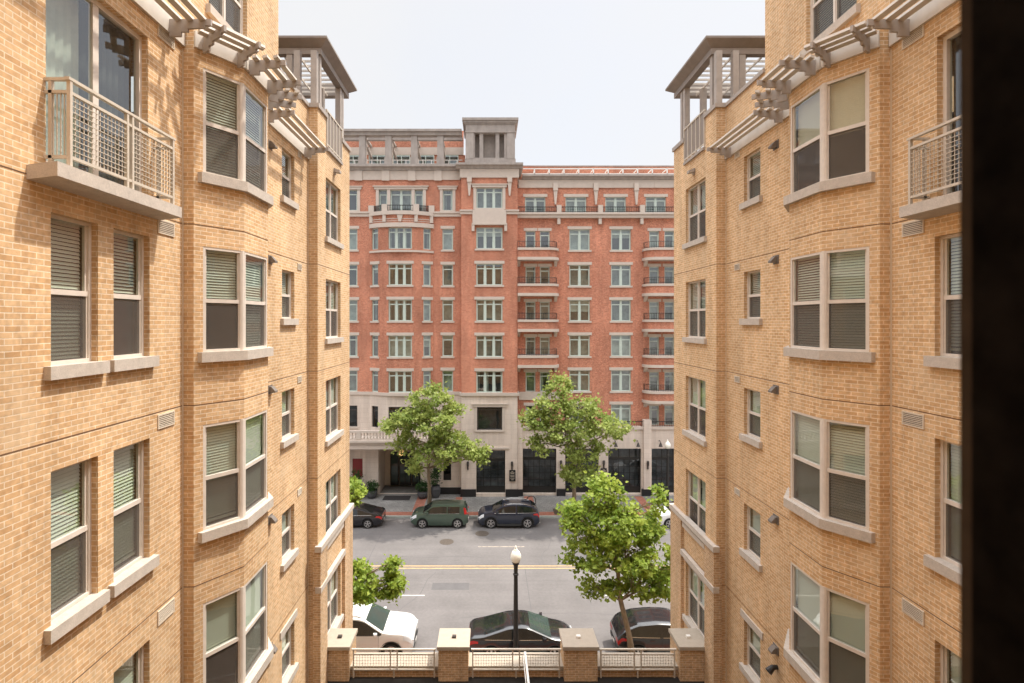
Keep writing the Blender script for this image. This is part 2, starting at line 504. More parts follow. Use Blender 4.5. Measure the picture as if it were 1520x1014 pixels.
def wall(mb, fr, u0, u1, z0, z1, ops=(), dep=0.12, skip=()):
    """a brick skin with real openings and reveals; skip: reveal sides to leave out, per opening index"""
    us = sorted(set([u0, u1] + [min(max(o[i], u0), u1) for o in ops for i in (0, 1)]))
    zs = sorted(set([z0, z1] + [min(max(o[i], z0), z1) for o in ops for i in (2, 3)]))
    X = fr.xf
    n = (fr.n[0], fr.n[1], 0)
    for i in range(len(us) - 1):
        run = None
        for j in range(len(zs) - 1):
            cu, cz = (us[i] + us[i + 1]) / 2, (zs[j] + zs[j + 1]) / 2
            solid = not any(o[0] < cu < o[1] and o[2] < cz < o[3] for o in ops)
            if solid:
                if run is None:
                    run = zs[j]
                if j == len(zs) - 2:
                    mb.quad(X(us[i], 0, run), X(us[i + 1], 0, run), X(us[i + 1], 0, zs[j + 1]), X(us[i], 0, zs[j + 1]), n)
            elif run is not None:
                mb.quad(X(us[i], 0, run), X(us[i + 1], 0, run), X(us[i + 1], 0, zs[j]), X(us[i], 0, zs[j]), n)
                run = None
    d3 = Vector((fr.d[0], fr.d[1], 0))
    for k, (a, b, c, d) in enumerate(ops):
        s = skip[k] if k < len(skip) else ''
        if 'l' not in s:
            mb.quad(X(a, 0, c), X(a, -dep, c), X(a, -dep, d), X(a, 0, d), d3)
        if 'r' not in s:
            mb.quad(X(b, 0, c), X(b, -dep, c), X(b, -dep, d), X(b, 0, d), -d3)
        mb.quad(X(a, 0, d), X(b, 0, d), X(b, -dep, d), X(a, -dep, d), (0, 0, -1))
        mb.quad(X(a, 0, c), X(b, 0, c), X(b, -dep, c), X(a, -dep, c), (0, 0, 1))
# ------------------------------------------------------------------ windows of the tan wings
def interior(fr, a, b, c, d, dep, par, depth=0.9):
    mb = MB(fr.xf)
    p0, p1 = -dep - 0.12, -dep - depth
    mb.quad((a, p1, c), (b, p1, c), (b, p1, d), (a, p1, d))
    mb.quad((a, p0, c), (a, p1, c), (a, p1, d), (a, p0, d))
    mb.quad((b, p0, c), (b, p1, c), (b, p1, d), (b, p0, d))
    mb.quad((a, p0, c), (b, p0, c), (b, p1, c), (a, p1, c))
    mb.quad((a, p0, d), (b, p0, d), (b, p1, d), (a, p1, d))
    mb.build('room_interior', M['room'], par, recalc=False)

def blinds(fr, a, b, c, d, dep, par, drop=1.0, tilt=0.5, m='blind'):
    mb = MB(fr.xf)
    p = -dep - 0.058
    z = d - 0.07
    bot = d - (d - c) * drop
    mb.box(a + 0.05, b - 0.05, p - 0.02, p + 0.025, d - 0.06, d - 0.015)
    pitch = 0.048
    hy, hz = 0.022 * math.cos(tilt), 0.022 * math.sin(tilt)
    while z > bot + 0.05:
        mb.quad((a + 0.06, p - hy, z + hz), (b - 0.06, p - hy, z + hz), (b - 0.06, p + hy, z - hz), (a + 0.06, p + hy, z - hz))
        z -= pitch
    if drop < 0.99:
        mb.box(a + 0.06, b - 0.06, p - 0.02, p + 0.02, bot + 0.01, bot + 0.05)
    mb.build('blind', M[m], par, recalc=False)

def sash_window(par, fr, a, b, c, d, dep=0.12, cols=1, sill=True, seed=0, drop=None, style='blind', sash=True):
    rr = random.Random(seed)
    f = MB(fr.xf)
    w = 0.045
    pb, pf = -dep - 0.03, -dep + 0.045
    f.box(a, a + w, pb, pf, c, d); f.box(b - w, b, pb, pf, c, d)
    f.box(a + w, b - w, pb, pf, d - w, d); f.box(a + w, b - w, pb, pf, c, c + w + 0.01)
    mid = c + (d - c) * 0.49
    cw = (b - a) / cols
    cells = []
    for i in range(cols):
        x0 = a + i * cw + (w if i == 0 else 0.03)
        x1 = a + (i + 1) * cw - (w if i == cols - 1 else 0.03)
        if i:
            f.box(a + i * cw - 0.03, a + i * cw + 0.03, pb, pf - 0.003, c + w + 0.01, d - w)
        cells.append((x0, x1))
    for (x0, x1) in cells:
        f.box(x0, x1, pb + 0.004, pf - 0.012, mid - 0.03, mid + 0.035)
        f.box(x0, x0 + 0.03, pb + 0.01, pf - 0.03, mid + 0.035, d - w)
        f.box(x1 - 0.03, x1, pb + 0.01, pf - 0.03, mid + 0.035, d - w)
        f.box(x0, x0 + 0.02, pb + 0.01, pf - 0.02, c + w + 0.01, mid - 0.03)
        f.box(x1 - 0.02, x1, pb + 0.01, pf - 0.02, c + w + 0.01, mid - 0.03)
    fo = f.build('window', M['wframe'], par)
    for (x0, x1) in cells:
        g = MB(fr.xf); g.quad((x0, -dep + 0.008, mid), (x1, -dep + 0.008, mid), (x1, -dep + 0.008, d - w), (x0, -dep + 0.008, d - w))
        g.build('pane', M['glass'], fo, recalc=False)
        g = MB(fr.xf); g.quad((x0, -dep - 0.012, c + w), (x1, -dep - 0.012, c + w), (x1, -dep - 0.012, mid), (x0, -dep - 0.012, mid))
        g.build('pane', M['glass'], fo, recalc=False)
        g = MB(fr.xf); g.quad((x0, -dep + 0.018, c + w), (x1, -dep + 0.018, c + w), (x1, -dep + 0.018, mid), (x0, -dep + 0.018, mid))
        g.build('insect_screen', M['screen'], fo, recalc=False)
        if style == 'blind':
            dr = drop if drop is not None else rr.choice([1.0, 1.0, 1.0, 0.95, 0.55])
            blinds(fr, x0 - 0.04, x1 + 0.04, c, d, dep, fo, dr, rr.choice([0.95, 1.05, 1.15, 1.25]))
        elif style == 'shade':
            mb = MB(fr.xf)
            z0 = d - (d - c) * (drop or 0.6)
            mb.box(x0 + 0.01, x1 - 0.01, -dep - 0.075, -dep - 0.07, z0, d - 0.02)
            mb.box(x0 + 0.01, x1 - 0.01, -dep - 0.085, -dep - 0.06, z0 - 0.03, z0)
            mb.build('blind', M['shade'], fo)
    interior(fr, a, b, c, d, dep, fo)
    if sill:
        s = MB(fr.xf)
        s.box(a - 0.10, b + 0.10, -dep + 0.05, 0.085, c - 0.145, c + 0.012)
        s.build('sill', M['sill'], fo)
    return fo

# ------------------------------------------------------------------ railings with wire mesh
def rail_panel(name, par, X, u0, u1, z0, z1, posts, legs=0.0, m='rail', wire=0.008, pitch=0.062, top_w=0.055):
    """X(u, p, z) -> world. top rail, second rail, bottom rail, posts; wire mesh panels are a sub-part each"""
    f = MB(X)
    f.box(u0 - 0.04, u1 + 0.04, -top_w / 2, top_w / 2, z1 - 0.035, z1)
    f.box(u0, u1, -0.018, 0.018, z1 - 0.185, z1 - 0.15)
    f.box(u0, u1, -0.018, 0.018, z0, z0 + 0.035)
    for q in posts:
        f.box(q - 0.018, q + 0.018, -0.022, 0.022, z0 - legs, z1 - 0.035)
    fo = f.build(name, M[m], par)
    ps = sorted(posts)
    for i in range(len(ps) - 1):
        if ps[i + 1] - ps[i] < 0.2:
            continue
        w = MB(X)
        a, b, c, d = ps[i] + 0.018, ps[i + 1] - 0.018, z0 + 0.035, z1 - 0.185
        nu = max(2, int((b - a) / pitch))
        for k in range(1, nu):
            x = a + (b - a) * k / nu
            w.box(x - wire / 2, x + wire / 2, -wire / 2, wire / 2, c, d)
        nz = max(2, int((d - c) / pitch))
        for k in range(1, nz):
            z = c + (d - c) * k / nz
            w.box(a, b, wire / 2 + 0.001, wire * 1.5, z - wire / 2, z + wire / 2)
        w.build('mesh_panel', M[m], fo)
    return fo

# ------------------------------------------------------------------ one tan wing (side -1 left, +1 right of the court)
XC, HALF = 0.8, 5.85
STEP, A1, A2, BEND, BLOCK, FRONT0, FRONT1 = 8.65, 9.38, 10.40, 11.13, 12.58, 14.65, 18.0
BP, AP, FP = 0.18, 0.67, 0.27

def wing(s, label):
    root = thing('apartment_wing', label, 'building', (XC + s * HALF, 9.0, 0.0), 'tan brick apartment wings either side of the court')
    def L(Y, p):
        return (XC + s * (HALF - p), Y)
    def frame(P, Q):
        a, b = Vector(L(*P)), Vector(L(*Q))
        d = (b - a); ln = d.length; d = d / ln
        n = Vector((-d.y, d.x))
        if n.x * (-s) < 0:
            n = -n
        if abs(n.x) < 1e-6:
            n = Vector((0, -1))
        return Fr((a.x, a.y), (d.x, d.y), (n.x, n.y)), ln
    def WX(u, p, z):                       # u = depth along the court, p = out of the wall
        return (XC + s * (HALF - p), u, z)
    main = Fr(L(0, 0), (0, 1), (-s, 0))
    front = Fr(L(0, FP), (0, 1), (-s, 0))
    rows = (0, -1, -2, -3)
    ZB, ZT = 14.48, 16.27
    w = MB()
    # near flat wall
    ops = []
    for k in rows:
        ops += [(6.04, 6.77, ZB + 3 * k, ZT + 3 * k), (7.05, 7.80, ZB + 3 * k, ZT + 3 * k)]
    door = (5.97, 7.76, 16.80, 19.22)
    ops.append(door)
    wall(w, main, -0.5, STEP, 0.0, 24.5, ops, 0.13)
    for q, (a, b, c, d) in enumerate(ops[:-1]):
        sash_window(root, main, a, b, c, d, 0.13, seed=100 + q + 37 * (s + 1))
    # bay
    up = 19.95
    fs, _ = frame((STEP, 0), (STEP, BP))
    w.quad(WX(STEP, 0, 0), WX(STEP, BP, 0), WX(STEP, BP, up), WX(STEP, 0, up), (0, -1, 0))
    f1, l1 = frame((STEP, BP), (A1, AP))
    f2, l2 = frame((A1, AP), (A2, AP))
    f3, l3 = frame((A2, AP), (BEND, BP))
    bd = 0.05
    o1, o2, o3 = [], [], []
    for k in rows:
        z0, z1 = ZB + 3 * k, ZT + 3 * k
        o1.append((0.15, l1, z0, z1)); o2.append((0.0, l2 - 0.03, z0 + 0.003, z1 - 0.003)); o3.append((0.25, l3 - 0.15, z0, z1))
    o1.append((0.15, l1, ZB + 3, ZT + 3)); o2.append((0.0, l2 - 0.03, ZB + 3.003, ZT + 2.997)); o3.append((0.25, l3 - 0.15, ZB + 3, ZT + 3))
    wall(w, f1, 0, l1, 0, up, o1, bd, ['r'] * 5)
    wall(w, f2, 0, l2, 0, up, o2, bd, ['l'] * 5)
    wall(w, f3, 0, l3, 0, up, o3, bd)
    w.quad(WX(BEND, 0, 0), WX(BEND, BP, 0), WX(BEND, BP, up), WX(BEND, 0, up), (0, 1, 0))
    for q in range(5):
        k = (0, -1, -2, -3, 1)[q]
        a, b, c, d = o1[q]
        st = 'blind'
        dr = None
        if s > 0 and k == 1:
            st, dr = 'shade', 0.52
        sash_window(root, f1, a, b - 0.03, c, d, bd, sill=False, seed=300 + q + 17 * (s + 1), style=st, drop=dr)
        a, b, c, d = o2[q]
        if s > 0 and k == 1:
            dr = 0.5
        if s < 0 and k == 1:
            st, dr = 'blind', 1.0
        sash_window(root, f2, a + 0.03, b, c, d, bd, sill=False, seed=400 + q + 17 * (s + 1), style=st, drop=dr)
        a, b, c, d = o3[q]
        sash_window(root, f3, a, b, c, d, bd, sill=False, seed=500 + q)
        cm = MB()
        x, y = L(A1, AP)
        cx, cy = L(A1 + 0.0, AP - 0.055)
        cm.lathe((cx, cy, c), [(0.058, 0.0), (0.058, d - c)], 10)
        cm.build('corner_mullion', M['wframe'], root)
        sl = MB()
        pts = [(STEP + 0.07, BP - 0.03), (STEP + 0.03, BP + 0.12), (A1 - 0.05, AP + 0.09), (A2 + 0.05, AP + 0.09), (BEND - 0.03, BP + 0.12),
               (BEND - 0.07, BP - 0.03), (A2 - 0.02, AP - 0.13), (A1 + 0.02, AP - 0.13)]
        sl.prism([(*L(*p), c - 0.155) for p in pts], (0, 0, 0.170))
        sl.build('bay_sill', M['sill'], root)
    w.prism([(*L(*p), up - 0.002) for p in ((STEP, -0.1), (STEP, BP), (A1, AP), (A2, AP), (BEND, BP), (BEND, -0.1))], (0, 0, 0.05))
    # upper block above the bay
    uo = [(9.45, 10.95, 20.68, 22.45)]
    wall(w, main, STEP, BEND, up + 0.048, 24.5, uo, 0.13)
    sash_window(root, main, *uo[0], 0.13, cols=2, seed=900 + s, drop=1.0)
    # flat wall between bay and front section
    so = [(12.80, 13.62, 15.07 + 3 * k, 16.29 + 3 * k) for k in (1, 0, -1, -2, -3)]
    wall(w, main, BEND, BLOCK, 0, 24.5)
    wall(w, main, BLOCK, FRONT0, 0, 21.0, so, 0.13)
    for q, (a, b, c, d) in enumerate(so):
        sash_window(root, main, a, b, c, d, 0.13, seed=600 + q + 3 * s)
    # block end, front section
    w.quad(WX(BLOCK, 0, 20.9), WX(BLOCK, -9, 20.9), WX(BLOCK, -9, 24.5), WX(BLOCK, 0, 24.5), (0, 1, 0))
    w.quad(WX(FRONT0, 0, 0), WX(FRONT0, FP, 0), WX(FRONT0, FP, 21.0), WX(FRONT0, 0, 21.0), (0, -1, 0))
    fo = [(15.38, 16.92, ZB + 0.02 + 3 * k, ZT + 3 * k) for k in (0, -1, -2, -3, 1)]
    wall(w, front, FRONT0, FRONT1, 0, 20.1, fo, 0.13)
    for q, (a, b, c, d) in enumerate(fo):
        sash_window(root, front, a, b, c, d, 0.13, cols=2, seed=700 + q + 5 * s)
    wall(w, front, FRONT0, 15.38, 20.1, 21.0)
    wall(w, front, 17.05, FRONT1, 20.1, 20.85)
    w.quad(WX(15.38, FP, 20.1), WX(15.38, 0, 20.1), WX(15.38, 0, 21.0), WX(15.38, FP, 21.0), (0, 1, 0))
    w.quad(WX(17.05, FP, 20.1), WX(17.05, 0, 20.1), WX(17.05, 0, 20.85), WX(17.05, FP, 20.85), (0, -1, 0))
    # inner side of the parapets, street end, back and roofs
    w.quad(WX(BLOCK, -0.25, 20.0), WX(15.38, -0.25, 20.0), WX(15.38, -0.25, 21.0), WX(BLOCK, -0.25, 21.0), (s, 0, 0))
    w.quad(WX(FRONT1, FP, 0), WX(FRONT1, -9, 0), WX(FRONT1, -9, 20.85), WX(FRONT1, FP, 20.85), (0, 1, 0))
    w.quad(WX(-0.5, -9, 0), WX(FRONT1, -9, 0), WX(FRONT1, -9, 24.5), WX(-0.5, -9, 24.5), (s, 0, 0))
    w.quad(WX(-0.5, 0, 0), WX(-0.5, -9, 0), WX(-0.5, -9, 24.5), WX(-0.5, 0, 24.5), (0, -1, 0))
    w.build('wall', M['ybrick'], root, recalc=False)
    if s < 0:
        for (y, p, z) in ((9.05, 0.05, 18.0), (13.2, -0.35, 18.85)):  # added glowing balls imitate lamp glare reflected in the window glass
            lb = MB(); lb.lathe((*L(y, p), z), [(0.01, -0.05), (0.04, -0.03), (0.05, 0), (0.04, 0.03), (0.01, 0.05)], 10)
            lb.build('glint_bulb', M['glint'], root, smooth=True)
    r = MB()
    r.quad(WX(BLOCK, 0.02, 20.05), WX(FRONT1, 0.02, 20.05), WX(FRONT1, -9, 20.05), WX(BLOCK, -9, 20.05))
    r.quad(WX(-0.5, 0, 24.5), WX(BLOCK, 0, 24.5), WX(BLOCK, -9, 24.5), WX(-0.5, -9, 24.5))
    r.build('roof', M['membrane'], root, recalc=False)
    # lower piers of the front section, proud of it
    for a, b in ((FRONT0 - 0.06, 15.22), (17.10, FRONT1 + 0.06)):
        pr = MB()
        pr.box(*sorted((XC + s * (HALF - FP - 0.10), XC + s * (HALF - FP + 0.12))), a, b, 0, 8.58)
        pr.build('pilaster', M['ybrick_dark'], root)
    st = MB(WX)
    st.box(FRONT0 - 0.10, FRONT1 + 0.10, FP - 0.05, FP + 0.135, 8.58, 8.74)
    st.box(FRONT0 - 0.09, 17.08, FP - 0.04, FP + 0.125, 7.44, 7.60)
    st.build('belt_course', M['sill'], root)
    ln = MB(WX)
    ln.box(12.66, 13.76, -0.05, 0.03, 7.292, 7.47)
    ln.build('lintel', M['sill'], root)
    ln = MB(WX)
    ln.box(15.24, 17.06, FP - 0.05, FP + 0.02, 7.275, 7.438)
    ln.build('lintel', M['sill'], root)
    cp = MB(WX)
    cp.box(BLOCK + 0.004, FRONT0 - 0.05, -0.29, 0.05, 21.0, 21.10)
    cp.box(FRONT0 - 0.05, 15.42, -0.29, FP + 0.05, 21.0, 21.12)
    cp.build('coping', M['taupe'], root)
    cp = MB(WX)
    cp.box(17.0, FRONT1 + 0.05, -0.29, FP + 0.05, 20.85, 20.98)
    cp.build('coping', M['taupe'], root)
    cp = MB(WX)
    cp.box(15.42, 17.0, -0.2, FP + 0.06, 20.08, 20.16)
    cp.build('terrace_edge', M['taupe'], root)
    # horizontal movement joints
    jt = MB()
    for k in range(-4, 2):
        z = 13.62 + 3 * k
        for fr_, u0, u1 in ((main, 1.0, STEP), (f1, 0, l1), (f2, 0, l2), (main, BEND, FRONT0), (front, FRONT0, FRONT1)):
            if k == -1 and fr_ is front:
                pass
            sub = MB(fr_.xf); sub.box(u0, u1, -0.004, 0.003, z - 0.007, z + 0.007)
            jt.add(sub.v, sub.f)
        sub = MB(); sub.box(*sorted((XC + s * HALF, XC + s * (HALF - BP))), STEP - 0.003, STEP + 0.004, z - 0.007, z + 0.007)
        jt.add(sub.v, sub.f)
        sub = MB(); sub.box(*sorted((XC + s * HALF, XC + s * (HALF - FP))), FRONT0 - 0.003, FRONT0 + 0.004, z - 0.007, z + 0.007)
        jt.add(sub.v, sub.f)
    jt.build('movement_joint', M['joint'], root)
    ck = MB(WX)
    ck.box(STEP - 0.03, STEP - 0.002, -0.004, 0.012, 0, 19.5)
    ck.box(FRONT0 - 0.03, FRONT0 - 0.002, -0.004, 0.012, 0, 21.0)
    ck.build('sealant_strip', M['caulk'], root)
    # louvred vents and small exhaust hoods
    for k in (1, 0, -1, -2, -3):
        for (a, b, zc, h) in ((7.98, 8.40, 16.47, 0.22), (13.83, 14.12, 16.47, 0.17)):
            if k == -3 and a > 10:
                continue
            v = MB(WX)
            z0, z1 = zc + 3 * k - h / 2, zc + 3 * k + h / 2
            v.box(a, b, 0.0, 0.018, z1 - 0.02, z1); v.box(a, b, 0.0, 0.018, z0, z0 + 0.02)
            v.box(a, a + 0.02, 0.0, 0.018, z0 + 0.02, z1 - 0.02); v.box(b - 0.02, b, 0.0, 0.018, z0 + 0.02, z1 - 0.02)
            z = z0 + 0.03
            while z < z1 - 0.025:
                v.box(a + 0.02, b - 0.02, 0.006, 0.016, z, z + 0.013)
                z += 0.027
            vo = v.build('louvre_vent', M['vent'], root)
            v = MB(WX); v.box(a + 0.02, b - 0.02, 0.0005, 0.002, z0 + 0.02, z1 - 0.02); v.build('vent_back', M['gap'], vo)
        h_ = MB(WX)
        zc = 16.44 + 3 * k
        if k == 1:
            zc -= 0.35
        h_.prism([(12.02, 0.0, zc + 0.07), (12.02, 0.06, zc + 0.07), (12.02, 0.15, zc - 0.03), (12.02, 0.15, zc - 0.07), (12.02, 0.0, zc - 0.07)], (0.15, 0, 0))
        h_.box(11.98, 12.21, 0.0, 0.015, zc - 0.10, zc + 0.10)
        h_.build('exhaust_hood', M['hood'], root)
    wl_ = MB(WX)
    wl_.box(16.15, 16.25, FP, FP + 0.05, 19.55, 19.75)
    wl_.prism([(16.10, FP + 0.05, 19.62), (16.10, FP + 0.20, 19.60), (16.10, FP + 0.20, 19.68), (16.10, FP + 0.05, 19.72)], (0.2, 0, 0))
    wo = wl_.build('wall_lamp', M['taupe'], root)
    if s > 0:
        for (y, z) in ((12.05, 7.05), (12.25, 6.22)):
            sp = MB(WX)
            sp.tube([(y, 0.0, z), (y, 0.10, z), (y - 0.03, 0.22, z - 0.08)], [0.05, 0.06, 0.085], 10)
            sp.build('spotlight', M['black'], root)
    # slatted sunshade round the wall at the fifth storey
    def shade(fr_, u0, u1, brs, b0=19.45, mitre=(0, 0)):
        fa = MB(fr_.xf); fa.box(u0, u1, 0.002, 0.05, b0 + 0.09, b0 + 0.36)
        fo_ = fa.build('sunshade', M['fascia'], root)
        for u in brs:
            bk = MB(fr_.xf)
            prof = [(0.05, b0 + 0.03), (0.23, b0 + 0.03), (0.23, b0 + 0.10), (0.34, b0 + 0.10), (0.34, b0 + 0.15), (0.60, b0 + 0.16), (0.60, b0 + 0.20), (0.70, b0 + 0.20), (0.70, b0 + 0.30), (0.05, b0 + 0.30)]
            bk.prism([(u - 0.02, p, z) for p, z in prof], (0.04, 0, 0))
            bk.build('bracket', M['taupe'], fo_)
        for p in (0.20, 0.39, 0.58):
            sl_ = MB(fr_.xf)
            e0, e1 = min(brs) - 0.16, max(brs) + 0.16
            sl_.prism([(e0, p - 0.042, b0 + 0.255), (e0, p + 0.040, b0 + 0.283), (e0, p + 0.032, b0 + 0.330), (e0, p - 0.050, b0 + 0.302)], (e1 - e0, 0, 0))
            sl_.build('slat', M['fascia'], fo_)
    shade(main, 5.2, STEP - 0.02, (5.35, 8.22))
    shade(f1, 0.0, l1, (0.14, l1 - 0.14), mitre=(-0.1, 0.28))
    shade(f2, 0.0, l2, (0.12, l2 - 0.12), mitre=(-0.28, 0.28))
    shade(f3, 0.0, l3, (0.2, l3 - 0.2), mitre=(-0.28, 0.1))
    shade(main, BEND + 0.3, FRONT0 - 0.02, (11.75, 14.25))
    # juliet balcony with its glazed doors
    a, b, c, d = door
    df = MB(main.xf)
    dp = 0.13
    df.box(a, a + 0.06, -dp - 0.04, -dp + 0.04, c, d); df.box(b - 0.06, b, -dp - 0.04, -dp + 0.04, c, d)
    df.box(a + 0.06, b - 0.06, -dp - 0.04, -dp + 0.04, d - 0.07, d); df.box(a + 0.06, b - 0.06, -dp - 0.04, -dp + 0.04, c, c + 0.08)
    m_ = (a + b) / 2
    df.box(m_ - 0.05, m_ + 0.05, -dp - 0.03, -dp + 0.03, c + 0.08, d - 0.07)
    dfo = df.build('balcony_door', M['wframe'], root)
    for x0, x1, pp in ((a + 0.06, m_ - 0.05, -dp + 0.01), (m_ + 0.05, b - 0.06, -dp - 0.01)):
        g = MB(main.xf); g.quad((x0, pp, c + 0.08), (x1, pp, c + 0.08), (x1, pp, d - 0.07), (x0, pp, d - 0.07))
        g.build('pane', M['glass'], dfo, recalc=False)
    cu = MB(main.xf)
    n = 40
    for i in range(n):
        x0, x1 = a + 0.08 + (b - a - 0.16) * i / n, a + 0.08 + (b - a - 0.16) * (i + 1) / n
        p0, p1 = -0.32 + 0.03 * math.sin(i * 2.1), -0.32 + 0.03 * math.sin((i + 1) * 2.1)
        cu.quad((x0, p0, c), (x1, p1, c), (x1, p1, d), (x0, p0, d))
        if i == n // 2 - 1:
            cu.build('curtain_backing', M['curt_a'], dfo, recalc=False); cu = MB(main.xf)  # near half made pale in place of the reflection in that pane
    cu.build('curtain_backing', M['curt_c'], dfo, recalc=False)
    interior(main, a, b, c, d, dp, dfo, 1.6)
    bs = MB(WX)
    bs.prism([(5.72, 0.0, 16.56), (8.04, 0.0, 16.56), (8.04, 0.34, 16.60), (5.72, 0.34, 16.60)], (0, 0, 0.16))
    bo = bs.build('balcony', M['sill'], root)
    def RX(u, p, z):
        return WX(u, 0.28 + p, z)
    rail_panel('railing', bo, RX, 5.96, 7.90, 16.86, 17.78, (5.96, 6.90, 7.00, 7.90), legs=0.12)
    for y in (5.96, 7.90):
        er = MB(WX)
        for z in (17.745, 17.60, 16.86):
            er.box(y - 0.02, y + 0.02, 0.0, 0.26, z, z + 0.035)
        er.box(y - 0.02, y + 0.02, 0.05, 0.09, 16.8, 17.74)
        for q in range(1, 5):
            er.box(y - 0.005, y + 0.005, 0.05 + q * 0.042, 0.06 + q * 0.042, 16.89, 17.60)
        er.build('return_rail', M['rail'], bo)
    # roof terrace pergola at the street corner
    pw = 0.085
    posts = [(15.02, 0.06), (15.02, -0.42), (15.25, -0.72), (17.42, 0.06), (17.66, 0.06), (17.42, -0.5), (15.30, 0.06), (17.6, -2.9), (15.2, -2.9), (16.3, -2.9)]

    def ring(mb, y0, y1, p0, p1, iy0, iy1, ip0, ip1, z0, z1, zi0, zi1):
        o = [(y0, p0), (y1, p0), (y1, p1), (y0, p1)]
        i_ = [(iy0, ip0), (iy1, ip0), (iy1, ip1), (iy0, ip1)]
        v = [(*q, z0) for q in o] + [(*q, z1) for q in o] + [(*q, zi0) for q in i_] + [(*q, zi1) for q in i_]
        fcs = []
        for k in range(4):
            j = (k + 1) % 4
            fcs += [(k, j, 4 + j, 4 + k), (4 + k, 4 + j, 12 + j, 12 + k), (12 + k, 12 + j, 8 + j, 8 + k), (8 + k, 8 + j, j, k)]
        mb.add(v, fcs)
    rf = MB(WX)
    ring(rf, 14.98, 18.45, -4.6, 0.42, 15.25, 18.12, -4.3, 0.14, 23.14, 23.20, 22.90, 23.20)
    po = rf.build('pergola', M['darkroof'], root)
    for (y, p) in posts:
        pg = MB(WX)
        pg.box(y - pw, y + pw, p - pw, p + pw, 20.98 if y > 17 else 21.1, 22.755)
        pg.build('post', M['taupe'], po)
    bm_ = MB(WX)
    ring(bm_, 15.15, 18.2, -4.4, 0.20, 15.36, 17.95, -4.15, -0.02, 22.76, 22.93, 22.76, 22.93)
    bm_.build('beam', M['darkroof'], po)
    lt = MB(WX)
    y = 15.42
    while y < 17.9:
        lt.box(y - 0.018, y + 0.018, -4.15, -0.02, 22.80, 22.86); y += 0.30
    p = -4.0
    while p < -0.1:
        lt.box(15.36, 17.95, p - 0.018, p + 0.018, 22.735, 22.795); p += 0.44
    lt.build('lattice', M['fascia'], po)
    tb = MB(WX)
    tb.box(15.40, 17.05, FP - 0.02, FP + 0.03, 21.22, 21.27)
    tb.box(15.40, 17.05, FP - 0.01, FP + 0.02, 20.24, 20.28)
    for q in range(6):
        y = 15.44 + q * 0.315
        tb.box(y - 0.02, y + 0.02, FP - 0.015, FP + 0.025, 20.16, 21.22)
    to = tb.build('terrace_railing', M['rail'], root)
    for q in range(5):
        y = 15.46 + q * 0.315
        tp = MB(WX)
        tp.box(y + 0.02, y + 0.27, FP - 0.0, FP + 0.008, 20.29, 21.2)
        tp.build('railing_panel', M['railpanel'], to)
    return root

wing(-1, 'sunlit tan brick apartment wing on the left of the court, with bay windows')
wing(1, 'tan brick apartment wing in shade on the right, beside the dark window jamb')
# ------------------------------------------------------------------ red brick building across the street
red = thing('apartment_building', 'large red brick and limestone apartment building with a corner belvedere, across the street', 'building', (0, 45.2, 0))
YT, YL, YR = 44.5, 45.2, 45.4
fT = Fr((0, YT), (1, 0), (0, -1)); fL = Fr((0, YL), (1, 0), (0, -1)); fR = Fr((0, YR), (1, 0), (0, -1))
rw = MB(); rs = MB()
RR = random.Random(5)

